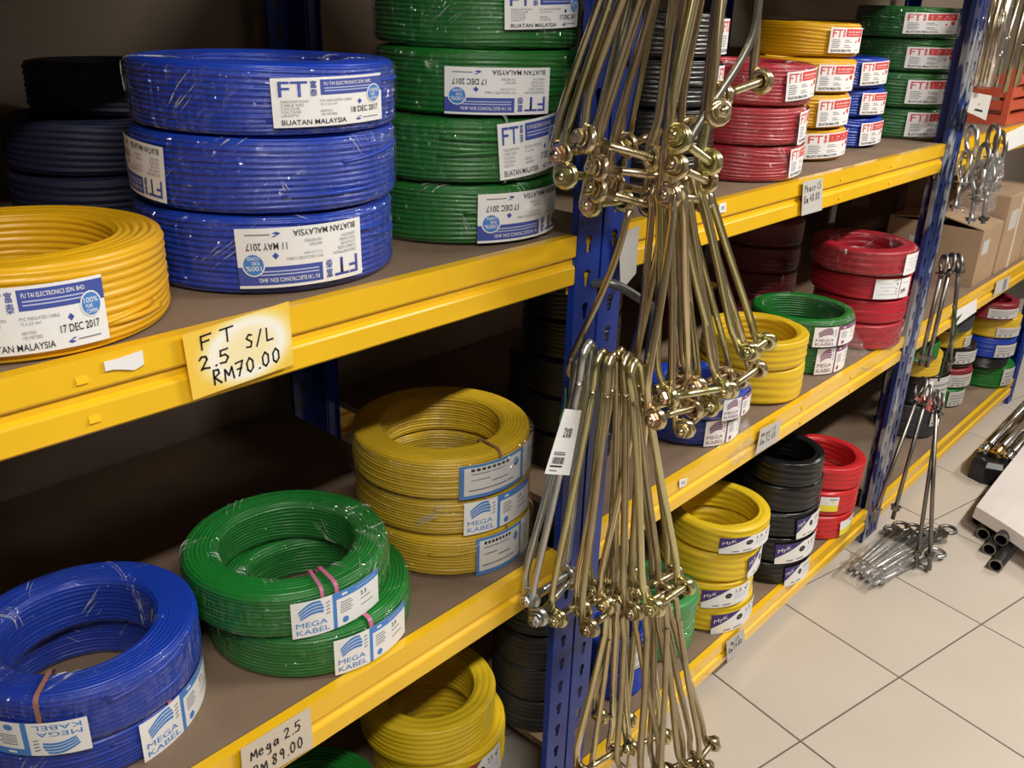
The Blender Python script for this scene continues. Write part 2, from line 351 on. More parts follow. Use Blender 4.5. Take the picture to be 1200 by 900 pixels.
# ------------------------------------------------------------------ handwriting strokes
G = {
 'F':[[(.1,0),(.12,1),(.7,1.02)],[(.1,.55),(.55,.58)]], 'T':[[(0,1),(.75,1.02)],[(.38,1),(.36,0)]], '2':[[(.05,.8),(.2,1),(.45,.95),(.5,.7),(.1,.05),(.3,.1),(.6,.02)]],
 '.':[[(.15,.0),(.22,.03)]], '5':[[(.6,1),(.15,.98),(.12,.58),(.4,.62),(.58,.35),(.4,.02),(.05,.06)]], 'S':[[(.55,.9),(.3,1),(.1,.75),(.5,.4),(.4,.05),(.05,.1)]],
 '/':[[(.05,-.1),(.5,1.1)]], 'L':[[(.12,1),(.1,.05),(.6,.05)]], 'R':[[(.1,0),(.12,1),(.45,.98),(.5,.7),(.14,.5),(.6,0)]], 'M':[[(.05,0),(.1,.8),(.35,.3),(.6,.85),(.7,0)]],
 'm':[[(.05,0),(.08,.55),(.12,.4),(.28,.58),(.32,0),(.34,.4),(.5,.58),(.58,0)]], '7':[[(.05,.95),(.6,1),(.25,0)],[(.15,.5),(.5,.52)]],
 '0':[[(.3,1),(.08,.7),(.1,.2),(.3,0),(.52,.25),(.52,.75),(.3,1)]], '8':[[(.5,.9),(.25,1),(.12,.75),(.5,.3),(.3,0),(.08,.22),(.45,.7),(.5,.9)]],
 '9':[[(.5,.8),(.3,1),(.1,.75),(.25,.5),(.5,.75),(.45,0)]], 'e':[[(.05,.32),(.5,.36),(.4,.6),(.15,.55),(.06,.25),(.25,0),(.5,.1)]],
 'g':[[(.5,.55),(.2,.58),(.08,.25),(.3,.1),(.48,.45),(.5,-.35),(.2,-.4)]], 'a':[[(.5,.5),(.2,.58),(.06,.25),(.2,0),(.45,.3),(.5,.55),(.52,0)]],
 '1':[[(.2,1),(.18,0)]], '4':[[(.35,1),(.05,.4),(.6,.42)],[(.45,.7),(.42,0)]], 'P':[[(.1,0),(.12,1),(.45,1),(.5,.65),(.12,.5)]],
 'h':[[(.1,1),(.1,0)],[(.1,.4),(.35,.6),(.45,0)]], 's':[[(.45,.55),(.15,.55),(.15,.35),(.45,.25),(.35,0),(.05,.05)]], '3':[[(.1,.9),(.4,1),(.5,.75),(.25,.55),(.52,.3),(.3,0),(.05,.1)]],
 'y':[[(.05,.55),(.2,.1)],[(.5,.58),(.15,-.4)]], 'X':[[(.05,0),(.6,.9)],[(.08,.9),(.58,0)]], 'k':[[(.1,1),(.1,0)],[(.45,.6),(.1,.3),(.5,0)]], ' ':[] }
def pen(F, txt, x, y, h, w, m='ink', t=.016, slope=0.0, asp=1.0):
    """thin pen strokes; asp = card width / height so that letters keep their shape"""
    cx = x
    for ch in txt:
        for st in G[ch]:
            P = [np.array((cx + p[0]*w, y + p[1]*h + slope*(cx-x))) for p in st]
            for a, b in zip(P, P[1:]):
                d = (b-a)*np.array((asp,1)); L = np.linalg.norm(d)
                if L < 1e-6: continue
                n = np.array((-d[1], d[0]))/L*t/2; e = d/L*t*.3; k = np.array((1/asp,1))
                F.poly([a-(n+e)*k, b-(n-e)*k, b+(n+e)*k, a+(n-e)*k], m, 2)
        cx += (.38 if ch in '. ' else .40 if ch == '1' else .82)*w
    return F
def card(name, Q, F, paper, parent=None, thick=.0006, base=True):
    """a thin card between four world corners (top left, top right, bottom right, bottom left) carrying flat artwork"""
    Q = [np.array(q) for q in Q]; n = np.cross(Q[1]-Q[0], Q[3]-Q[0]); n = -n/np.linalg.norm(n)
    if n[1] > 0: n = -n
    def at(u, v, d): return (Q[3]*(1-u)*(1-v) + Q[2]*u*(1-v) + Q[1]*u*v + Q[0]*(1-u)*v) + n*d
    mb = MB(); c = [at(0,0,0),at(1,0,0),at(1,1,0),at(0,1,0)]
    v = c + [p + n*thick for p in c]
    mb.add(v, [(0,3,2,1),(4,5,6,7),(0,1,5,4),(1,2,6,5),(2,3,7,6),(3,0,4,7)], 0)
    mats = [paper]
    if F:
        keys = []
        for v, f, m, l in F.items:
            if m not in keys: keys.append(m)
            mb.add([at(p[0], p[1], thick + .0003*l) for p in v], f, 1 + keys.index(m))
        mats += [M[k] for k in keys]
    o = mb.build(name, mats, parent); return o

DATA = json.loads('''{"coils":{"ft_blue":[[0.6399,0.1817,0.1577,1.275,0.093],[0.6436,0.177,0.1581,1.368,0.086],[0.6427,0.1699,0.1559,1.454,0.0743]],"ft_yellow":[[0.3255,0.1567,0.1455,1.275,0.0907]],"ft_green":[[0.9771,0.1797,0.15,1.275,0.086],[0.9798,0.1795,0.1502,1.361,0.088],[1.0154,0.1787,0.1512,1.449,0.087],[1.0167,0.1798,0.1499,1.536,0.075]],"red_ft":[[1.7663,0.1386,0.13,1.275,0.072],[1.7617,0.1387,0.1296,1.347,0.075],[1.7692,0.139,0.131,1.422,0.0796]],"yel_ft":[[2.1166,0.1978,0.13,1.275,0.073],[2.1105,0.1979,0.1298,1.348,0.078],[2.1146,0.1979,0.1299,1.426,0.074],[2.1617,0.2158,0.1256,1.5,0.0749]],"blu_ft":[[2.4202,0.2218,0.12,1.275,0.076],[2.4131,0.222,0.1195,1.351,0.071],[2.3943,0.2218,0.1196,1.422,0.0735]],"grn_ft":[[2.767,0.1895,0.14,1.275,0.083],[2.7562,0.1895,0.1399,1.358,0.094],[2.7696,0.1894,0.1403,1.452,0.087],[2.7504,0.1893,0.1415,1.539,0.0791]],"mega_blue":[[0.3282,0.2169,0.15,0.717,0.066],[0.3327,0.1964,0.1405,0.783,0.0766]],"mega_green":[[0.6527,0.1619,0.1511,0.717,0.072],[0.629,0.177,0.1486,0.789,0.0711]],"mega_yel":[[0.9631,0.1855,0.1458,0.717,0.079],[0.9633,0.1943,0.1522,0.796,0.07],[0.9578,0.1938,0.152,0.866,0.0726]],"blu2":[[1.6618,0.1282,0.115,0.717,0.066],[1.6638,0.1096,0.1138,0.783,0.0557]],"yel2":[[1.9743,0.1413,0.13,0.717,0.091],[1.9687,0.1385,0.1287,0.808,0.0713]],"grn2":[[2.25,0.1544,0.13,0.717,0.084],[2.2395,0.1451,0.1332,0.801,0.072]],"red2":[[2.5501,0.1144,0.13,0.717,0.079],[2.5514,0.1143,0.1304,0.796,0.07],[2.5462,0.1231,0.1369,0.866,0.074],[2.5218,0.1179,0.1383,0.94,0.0726]],"mky":[[1.8539,0.1293,0.13,0.123,0.08],[1.8479,0.1299,0.1278,0.203,0.07],[1.8545,0.129,0.1309,0.273,0.088],[1.8603,0.1182,0.131,0.361,0.074]],"mkb":[[2.1592,0.1069,0.125,0.123,0.073],[2.1597,0.1068,0.125,0.196,0.077],[2.1592,0.1069,0.1248,0.273,0.078],[2.1579,0.107,0.1245,0.351,0.086],[2.1381,0.0889,0.1084,0.437,0.0716]],"mkr":[[2.4665,0.1105,0.12,0.123,0.084],[2.4718,0.1099,0.1221,0.207,0.081],[2.4823,0.1105,0.1248,0.288,0.0762]],"mky_l":[[1.0127,0.2,0.12,0.123,0.106],[0.9804,0.2575,0.1387,0.229,0.0741]],"grn_low":[[1.6257,0.1648,0.13,0.123,0.089],[1.5892,0.141,0.1036,0.212,0.0564]],"bayA":[[3.392,0.1573,0.11,0.123,0.134],[3.3925,0.1573,0.1099,0.257,0.127],[3.3287,0.1618,0.0959,0.384,0.084],[3.2454,0.154,0.0938,0.468,0.066]],"bayB":[[3.7775,0.1857,0.11,0.123,0.08],[3.7986,0.1843,0.1146,0.203,0.086],[3.7985,0.1852,0.1119,0.289,0.094],[3.7373,0.1891,0.0996,0.383,0.088],[3.6709,0.1788,0.1047,0.471,0.0653]],"bayC":[[4.1512,0.1121,0.12,0.123,0.103],[4.086,0.1162,0.1075,0.226,0.05],[4.0893,0.1134,0.116,0.276,0.091],[4.0848,0.1129,0.1177,0.367,0.092],[4.0147,0.1142,0.1097,0.459,0.0731]],"blk_mid":[[1.3511,0.2176,0.0965,0.717,0.0746]],"blk_low":[[1.2559,0.1701,0.0997,0.123,0.0748]],"dkred_mid":[[2.5095,0.4154,0.1152,0.717,0.2944]],"grey_low":[[2.8089,0.1779,0.1438,0.123,0.329]]},"labs":[["ft_blue",2,"FTB",0,-1.658,0.1401,0.14,0.82,1],["ft_blue",1,"FTB",1,-3.236,0.11,0.12,0.84,-3],["ft_blue",0,"FTB",1,-1.892,0.1479,0.12,0.86,1],["ft_yellow",0,"FTB",0,-1.822,0.115,0.12,0.82,0],["ft_green",0,"FTB",1,-1.595,0.1669,0.06,0.86,0],["ft_green",1,"FTB",0,-1.598,0.115,0.12,0.98,5],["ft_green",2,"FTB",1,-2.147,0.1491,0.04,0.74,0],["ft_green",3,"FTB",0,-1.669,0.138,0.36,0.98,2],["red_ft",2,"FTR",0,-1.654,0.105,0.18,0.86,4],["red_ft",1,"FTR",0,-1.205,0.105,0.06,0.9,4],["red_ft",0,"FTR",0,-1.365,0.1,0.16,0.95,4],["yel_ft",3,"FTR",0,-1.818,0.11,0.14,0.86,0],["yel_ft",2,"FTR",0,-1.933,0.11,0.08,0.84,0],["yel_ft",1,"FTR",0,-1.819,0.11,0.1,0.86,2],["yel_ft",0,"FTR",0,-1.798,0.1611,0.14,0.9,2],["blu_ft",2,"FTR",0,-1.847,0.1,0.14,0.88,3],["blu_ft",1,"FTR",0,-1.798,0.1,0.12,0.86,0],["blu_ft",0,"FTR",0,-1.726,0.1,0.12,0.86,3],["grn_ft",3,"FTR",0,-2.313,0.1531,0.14,0.8,1],["grn_ft",2,"FTR",0,-2.219,0.1512,0.12,0.74,0],["grn_ft",1,"FTR",0,-2.018,0.163,0.14,0.8,0],["grn_ft",0,"FTR",0,-1.896,0.1753,0.1,0.88,0],["mega_blue",1,"MGL",1,-2.522,0.1594,-0.02,0.6,0],["mega_blue",0,"MGL",0,-1.03,0.1518,0.0,0.9,0],["mega_green",1,"MGL",0,-1.678,0.1394,0.03,0.84,0],["mega_green",0,"MGL",0,-1.545,0.1319,0.04,0.86,0],["mega_yel",2,"MGR",0,-1.538,0.1837,0.02,0.84,0],["mega_yel",1,"MGL",0,-1.636,0.1461,0.04,0.9,0],["mega_yel",0,"MGR",0,-1.527,0.1387,0.02,0.92,0],["grn2",1,"MPL",0,-1.839,0.1645,0.04,0.78,0],["grn2",0,"MPL",0,-1.752,0.139,0.04,0.9,0],["blu2",1,"MPL",0,-1.58,0.12,0.04,0.9,0],["blu2",0,"MPL",0,-1.678,0.13,0.04,0.95,0],["red2",2,"MWH",0,-2.04,0.12,0.1,0.86,0],["red2",3,"MWH",0,-1.46,0.12,0.05,0.85,0],["mky",3,"MYK",0,-1.974,0.1549,0.12,0.72,2],["mky",2,"MYK",0,-1.378,0.11,0.1,0.84,6],["mky",1,"MYK",0,-2.09,0.1394,0.06,0.82,3],["mky",0,"MYK",0,-1.787,0.1628,0.06,0.8,4],["mkb",2,"MYK",0,-1.72,0.1,0.05,0.85,6],["mkb",1,"MYK",0,-1.865,0.1609,0.06,0.86,4],["mkb",0,"MYK",0,-1.808,0.1,0.02,0.86,6],["mkr",1,"STK",0,-2.406,0.0538,0.25,0.85,0],["mkr",0,"STK",0,-1.632,0.0775,0.2,0.8,6],["mky_l",0,"MYR",0,-1.662,0.11,0.12,0.85,8],["bayA",1,"WHT",0,-1.711,0.16,0.08,0.92,0],["bayA",0,"WHT",0,-1.614,0.1,0.4,0.95,0],["bayB",0,"WHT",0,-1.893,0.1,0.1,0.9,0],["bayB",1,"WHT",0,-2.016,0.12,0.1,0.72,0],["bayB",2,"WHT",0,-1.981,0.12,0.25,0.8,0],["bayB",3,"WHT",0,-1.571,0.08,0.1,0.6,0],["bayC",0,"WHT",0,-1.761,0.1,0.15,0.9,0],["bayC",2,"WHT",0,-2.0,0.12,0.1,0.7,0],["bayC",3,"WHT",0,-2.121,0.12,0.1,0.55,0],["bayC",4,"WHT",0,-2.242,0.14,0.15,0.7,0]],"bows":[[1,0,[1.0583,-0.0932,1.8033],[0.9522,-0.0435,1.4106],[1.0611,-0.0094,1.406]],[1,0,[1.0585,-0.0997,1.7902],[0.952,-0.0543,1.3829],[1.0619,-0.0244,1.3679]],[1,0,[1.0614,-0.129,1.8071],[0.9606,-0.0798,1.4329],[1.065,-0.1162,1.4025]],[1,0,[1.0769,-0.1291,1.7934],[0.9897,-0.082,1.3929],[1.0978,-0.1144,1.3743]],[1,0,[1.0837,-0.1185,1.7775],[1.003,-0.0703,1.3599],[1.1117,-0.0837,1.3277]],[1,0,[1.0944,-0.1656,1.8076],[1.026,-0.1768,1.4399],[1.1314,-0.1656,1.3979]],[1,0,[1.1037,-0.1596,1.7938],[1.043,-0.1666,1.4011],[1.1516,-0.1519,1.3677]],[1,0,[1.1107,-0.1526,1.7792],[1.056,-0.1522,1.359],[1.1668,-0.1381,1.3368]],[1,0,[1.1594,-0.1589,1.8369],[1.1523,-0.1589,1.485],[1.2654,-0.1569,1.4997]],[1,0,[1.089,-0.1007,1.7719],[1.0122,-0.0532,1.3359],[1.1236,-0.0294,1.3237]],[1,0,[1.1239,-0.1521,1.8204],[1.1029,-0.1864,1.468],[1.1726,-0.1019,1.4342]],[1,0,[1.1082,-0.1138,1.7795],[1.0507,-0.064,1.3604],[1.1621,-0.0712,1.337]],[1,0,[1.1231,-0.109,1.8082],[1.0795,-0.0602,1.4129],[1.1929,-0.0556,1.4278]],[2,0,[1.0664,-0.1356,1.3808],[1.096,-0.1634,1.0511],[1.2005,-0.1944,1.044]],[2,0,[1.0645,-0.1607,1.3695],[1.0649,-0.1611,1.0248],[1.1732,-0.1612,1.0076]],[2,0,[1.0809,-0.1145,1.3674],[1.0915,-0.1247,1.0329],[1.2004,-0.1225,1.0261]],[2,0,[1.123,-0.1357,1.3781],[1.2109,-0.198,1.0406],[1.3203,-0.1894,1.0427]],[2,0,[1.1526,-0.135,1.3769],[1.2577,-0.202,1.0931],[1.3635,-0.1769,1.0771]],[2,0,[1.0867,-0.1376,1.3664],[1.1303,-0.1748,0.9905],[1.2372,-0.1537,0.985]],[2,0,[1.1257,-0.1214,1.3562],[1.1779,-0.1614,1.0448],[1.2851,-0.1519,1.0291]],[2,0,[1.1203,-0.1168,1.3389],[1.0995,-0.0978,1.004],[1.2074,-0.1056,0.991]],[2,0,[1.1368,-0.1143,1.3509],[1.2166,-0.1713,1.0064],[1.3252,-0.1575,1.0115]],[2,0,[1.1524,-0.0947,1.3629],[1.1402,-0.0844,1.0169],[1.2493,-0.0919,1.0211]],[3,1,[0.9857,-0.0864,1.1448],[0.9532,-0.0453,0.6598],[1.0605,-0.025,0.667]],[3,1,[1.0008,-0.0672,1.1169],[0.9495,-0.03,0.6913],[1.0554,-0.0031,0.6801]],[3,0,[1.0073,-0.096,1.1287],[0.9792,-0.0664,0.6536],[1.0862,-0.0487,0.639]],[3,0,[1.0067,-0.115,1.1289],[1.0003,-0.1167,0.6504],[1.1075,-0.1025,0.6323]],[3,0,[1.0335,-0.1092,1.1283],[1.0117,-0.0919,0.6687],[1.1171,-0.0756,0.646]],[3,0,[1.0302,-0.1242,1.1253],[1.0573,-0.1627,0.6768],[1.1647,-0.1556,0.6571]],[3,0,[1.0268,-0.1393,1.1199],[1.07,-0.1928,0.6928],[1.1777,-0.185,0.676]],[3,0,[1.0885,-0.1131,1.0872],[1.1097,-0.1412,0.6796],[1.217,-0.1388,0.6603]],[3,0,[1.0821,-0.1245,1.0811],[1.0563,-0.1069,0.6617],[1.1614,-0.0969,0.6342]],[3,0,[1.0864,-0.0762,1.0855],[1.1082,-0.106,0.6481],[1.2166,-0.1094,0.6311]],[3,0,[1.0815,-0.0535,1.086],[1.0856,-0.0666,0.6575],[1.1927,-0.065,0.6359]],[4,0,[1.1377,-0.1641,0.6629],[1.2083,-0.2268,0.2572],[1.307,-0.2169,0.2503]],[4,0,[1.0745,-0.108,0.6579],[1.0447,-0.094,0.2831],[1.1423,-0.0981,0.2635]],[4,0,[1.0711,-0.1402,0.6644],[1.0804,-0.1668,0.2886],[1.1735,-0.1913,0.2638]],[4,0,[1.1276,-0.0899,0.6297],[1.1038,-0.0847,0.3739],[1.1851,-0.0944,0.3172]],[4,0,[1.1117,-0.1598,0.6567],[1.1278,-0.1894,0.2479],[1.2236,-0.215,0.2437]],[4,0,[1.1006,-0.0989,0.6268],[1.0876,-0.1036,0.2036],[1.1835,-0.1212,0.1832]],[4,0,[1.1559,-0.1456,0.6402],[1.1793,-0.178,0.2434],[1.2731,-0.2037,0.2255]],[4,0,[1.1762,-0.0975,0.6177],[1.1768,-0.1137,0.2647],[1.2709,-0.1294,0.2379]],[4,0,[1.125,-0.1872,0.685],[1.1496,-0.2214,0.2551],[1.247,-0.2381,0.2473]]],"Q":{"card":[[0.4114,-0.007,1.2766],[0.5387,-0.007,1.2851],[0.5397,-0.007,1.2103],[0.4151,-0.007,1.2042]],"mega25":[[0.4238,-0.007,0.7234],[0.5285,-0.007,0.7229],[0.5289,-0.007,0.6527],[0.4214,-0.007,0.6579]],"phase":[[1.7866,-0.007,1.2733],[1.879,-0.007,1.2718],[1.9019,-0.007,1.1995],[1.8039,-0.007,1.2003]],"mega15":[[1.7643,-0.007,0.7172],[1.8704,-0.007,0.7084],[1.8667,-0.007,0.6512],[1.7581,-0.007,0.654]],"myk":[[1.7559,-0.007,0.122],[1.8477,-0.007,0.1185],[1.8726,-0.007,0.0408],[1.7784,-0.007,0.0465]],"s21":[[1.4616,-0.003,1.2698],[1.4854,-0.003,1.2698],[1.4896,-0.003,1.252],[1.4635,-0.003,1.2525]],"s52":[[1.4346,-0.003,0.7133],[1.4649,-0.003,0.7056],[1.4647,-0.003,0.6896],[1.4386,-0.003,0.692]],"torn":[[0.3329,-0.003,1.2673],[0.3713,-0.003,1.2694],[0.3712,-0.003,1.2551],[0.336,-0.003,1.2541]],"bwhite":[[3.0741,-0.005,0.7018],[3.3226,-0.005,0.6958],[3.3517,-0.005,0.6426],[3.1153,-0.005,0.6386]],"bgrey":[[3.5291,-0.005,0.7164],[3.7061,-0.005,0.7048],[3.7167,-0.005,0.6526],[3.5319,-0.005,0.661]],"btop":[[3.1883,-0.005,1.262],[3.5232,-0.005,1.2869],[3.5882,-0.005,1.2173],[3.2365,-0.005,1.2028]],"tag":[[0.94,-0.085,1.0546],[0.9798,-0.085,1.0392],[0.9607,-0.085,0.9372],[0.9013,-0.085,0.9628]],"rearcard":[[1.1441,-0.012,1.265],[1.1984,-0.012,1.2717],[1.2005,-0.012,1.1923],[1.1612,-0.012,1.1684]],"puretag":[[2.6233,-0.0473,1.4153],[2.8008,-0.0473,1.3985],[2.7977,-0.0473,1.3331],[2.6165,-0.0473,1.3666]],"redtag":[[2.6689,-0.0799,0.5821],[2.7522,-0.0799,0.5746],[2.7936,-0.0799,0.4558],[2.6074,-0.0799,0.5566]]},"E":[[[2.6473,-0.0649,0.9781],[2.6358,-0.0649,0.6524],0.022],[[2.6667,-0.0784,0.9823],[2.6576,-0.0784,0.645],0.022],[[2.6867,-0.0916,0.9766],[2.8463,-0.0916,0.5855],0.022],[[2.6639,-0.0765,0.6073],[2.4711,-0.0765,0.195],0.03],[[2.684,-0.0898,0.5808],[2.619,-0.0898,0.149],0.024],[[2.7274,-0.1165,0.5484],[2.6311,-0.1841,0.012],0.026],[[2.7111,-0.1068,0.5614],[2.6429,-0.2218,0.012],0.024]],"H":[[2.6456,-0.0637,1.2987],[2.6864,-0.0914,1.254],[2.7002,-0.1001,1.303],[2.644,-0.0626,1.2363],[2.724,-0.1145,1.2849],[2.7109,-0.1067,1.2013],[2.6848,-0.0903,1.2018]]}''')
COILS = DATA['coils']; LABS = DATA['labs']; BOWS = DATA['bows']; QUAD = DATA['Q']
Z1, Z2, Z3 = 1.275, .717, .123; BH = .078

# ================================================================== the room
fl = structure(empty('floor', (0,0,0)))
structure(obj('floor_slab', [(-3,-3.2,-.004),(9,-3.2,-.004),(9,.9,-.004),(-3,.9,-.004)], [(0,1,2,3)], M['grout'], parent=fl)); 
TA, TS, TX, TY = (-0.21486, 0.40153, 1.70806, -0.25154)
u = Vector((math.cos(TA), math.sin(TA), 0)); w_ = Vector((-math.sin(TA), math.cos(TA), 0)); o_ = Vector((TX, TY, 0))
g = .0022; hs = TS/2 - g; ch = .0012
mb = MB(); v = [(-hs,-hs,-.008),(hs,-hs,-.008),(hs,hs,-.008),(-hs,hs,-.008),(-hs,-hs,-ch),(hs,-hs,-ch),(hs,hs,-ch),(-hs,hs,-ch),(-hs+ch,-hs+ch,0),(hs-ch,-hs+ch,0),(hs-ch,hs-ch,0),(-hs+ch,hs-ch,0)]
mb.add(v, [(0,1,5,4),(1,2,6,5),(2,3,7,6),(3,0,4,7),(4,5,9,8),(5,6,10,9),(6,7,11,10),(7,4,8,11),(8,9,10,11)])
t0 = mb.build('tile', M['tile'], fl); first = True; nt_ = 0
for i in range(-8, 16):
    for j in range(-6, 8):
        c = o_ + u*(i+.5)*TS + w_*(j+.5)*TS
        if -1.2 < c.x < 6.2 and -2.1 < c.y < .60:
            t = t0 if first else t0.copy(); 
            if not first: COL.objects.link(t); t.parent = fl
            first = False; nt_ += 1
            t.location = c; t.rotation_euler = (0,0,TA)
wall_b = structure(obj('wall_back', *(lambda m: (m.v, m.f))(MB().box((-3,.84,0),(9,.94,2.81))), M['wall']))
structure(obj('wall_front', *(lambda m: (m.v, m.f))(MB().box((-3,-3.3,0),(9,-3.2,2.81))), M['wall_pale']))
structure(obj('wall_left', *(lambda m: (m.v, m.f))(MB().box((-3.1,-3.2,0),(-3,.84,2.81))), M['wall_pale']))
structure(obj('wall_right', *(lambda m: (m.v, m.f))(MB().box((9,-3.2,0),(9.1,.84,2.81))), M['wall_pale']))
structure(obj('ceiling', *(lambda m: (m.v, m.f))(MB().box((-3,-3.2,2.81),(9,.84,2.91))), M['ceiling']))
for k, (lx, ly, lz, le) in enumerate(LAMPS):
    e = empty('ceiling_lamp', (lx, ly, lz + .005), 'white ceiling batten lamp over the aisle, ' + ('middle of three', 'nearest the front bay', 'farthest down the aisle')[k], 'lamp', 'ceiling lamps over the aisle')
    MB().box((-.62,-.06,-.05),(.62,.06,-.002), bev=.008).build('housing', M['white_metal'], e)
    MB().box((-.60,-.035,-.085),(-.57,.035,-.05)).build('lamp_holder', M['white_metal'], e); MB().box((.57,-.035,-.085),(.60,.035,-.05)).build('lamp_holder', M['white_metal'], e)

# ================================================================== racks
def slot_face(mb, x0, x1, z0, z1, y, pitch=.0535, sl=.011):
    """flat steel face at depth y with keyhole slots punched right through"""
    n = int((z1-z0)/pitch); cx = (x0+x1)/2
    key = [(-.5,.1),(-.75,.7),(-.45,1.25),(.45,1.25),(.75,.7),(.5,.1),(.38,-1.2),(-.38,-1.2)]
    for i in range(n):
        a = z0+i*pitch; b = a+pitch; cz = (a+b)/2
        out = [(x0,y,cz),(x0,y,b),(cx-.003,y,b),(cx+.003,y,b),(x1,y,b),(x1,y,cz),(x1,y,a),(x0,y,a)]
        order = [0,1,2,3,4,5,6,7]
        inn = [(cx+k[0]*sl, y, cz+k[1]*sl) for k in key]
        v = out + inn; f = []
        for k in range(8): j = (k+1)%8; f.append((k, 8+k, 8+j, j))
        mb.add(v, f)
    mb.add([(x0,y,z0+n*pitch),(x1,y,z0+n*pitch),(x1,y,z1),(x0,y,z1)], [(0,1,2,3)])
def post(x0, x1, yf, side, m, parent, back=False):
    """angle post: slotted front flange and a slotted side flange, folded lips"""
    mb = MB(); d = .05 if not back else -.05; t = .0022
    slot_face(mb, x0, x1, 0.0, 2.05, yf)
    xs = x1 if side > 0 else x0
    mb.add([(xs,yf,0),(xs,yf+d,0),(xs,yf+d,2.05),(xs,yf,2.05)], [(0,1,2,3)])
    xo = x0 if side > 0 else x1; s = 1 if side > 0 else -1
    mb.add([(xo,yf,0),(xo,yf+d*.22,0),(xo,yf+d*.22,2.05),(xo,yf,2.05)], [(0,3,2,1)])
    o = mb.build('post', m, parent); md = o.modifiers.new('thickness', 'SOLIDIFY'); md.thickness = t; md.offset = 0
    return o
PROF = [(0,0),(.0,-.031),(.0015,-.0335),(.0062,-.0355),(.0062,-.0445),(.0015,-.0475),(0,-.0500),(0,-BH+.003),(.003,-BH),(.018,-BH),(.018,-BH+.002),(.004,-BH+.002),(.0022,-BH+.005),(.0022,-.050),(.0080,-.0440),(.0080,-.036),(.0022,-.030),(.0022,-.004),(.016,-.004),(.016,0)]
def beam(x0, x1, z, parent, front=True, tabs=()):
    mb = MB(); prof = PROF if front else [(.80-y, zz-.018) for y, zz in PROF][::-1]
    mb.extrude([(y, z+zz) for y, zz in prof], x0, x1)
    if front:
        for tx in tabs:
            for dz, dx in ((-.020, 0), (-.062, .006)):
                a, b, zz = tx+dx, tx+dx+.011, z+dz
                mb.add([(a,-.0002,zz+.004),(b,-.0002,zz+.004),(b,-.0032,zz-.003),(a,-.0032,zz-.003),(a,-.0002,zz-.0055),(b,-.0002,zz-.0055)], [(0,3,2,1),(3,4,5,2),(0,4,3),(1,2,5)])
    return mb.build('beam', M['yellow_paint'], parent)
def rack(x0, x1, pm_l, pm_r, label, tabs):
    e = empty('shelving_rack', (x0,0,0), label, 'shelf'); e.location = (0,0,0)
    post(x0, x0+.058, 0, -1, pm_l, e); post(x1-.058, x1, 0, 1, pm_r, e)
    post(x0, x0+.058, .785, -1, M['blue_paint'], e, True); post(x1-.058, x1, .785, 1, M['blue_paint'], e, True)
    for z in (Z1+.555, Z1, Z2, Z3):
        bmo = beam(x0+.0585, x1-.0585, z, e, True, tabs if z in (Z1, Z2) else ()); beam(x0+.0585, x1-.0585, z, e, False)
        MB().box((x0+.0587,.0185,z-.016),(x1-.0587,.832,z-.0005)).build('shelf_board', M['board'], e)
        for bx0, bx1 in ((x0+.003, x0+.0575), (x1-.0575, x1-.003)):        # beam-end connector behind the slots
            MB().box((bx0,.006,z-.095),(bx1,.0165,z-.002)).build('beam_connector', M['yellow_paint'], bmo)
    return e
rack(-.52, 1.113, M['blue_paint'], M['blue_paint'], 'blue and yellow shelving bay nearest the camera, left of the hanging bows', (.305,))
rack(1.119, 2.718, M['blue_paint'], M['blue_worn'], 'blue and yellow shelving bay in the middle, between hanging bows and scraped post', (1.99, 2.28))
rack(2.724, 4.32, M['blue_worn'], M['blue_paint'], 'blue and yellow shelving bay farthest away, with cartons on it', (3.4,))

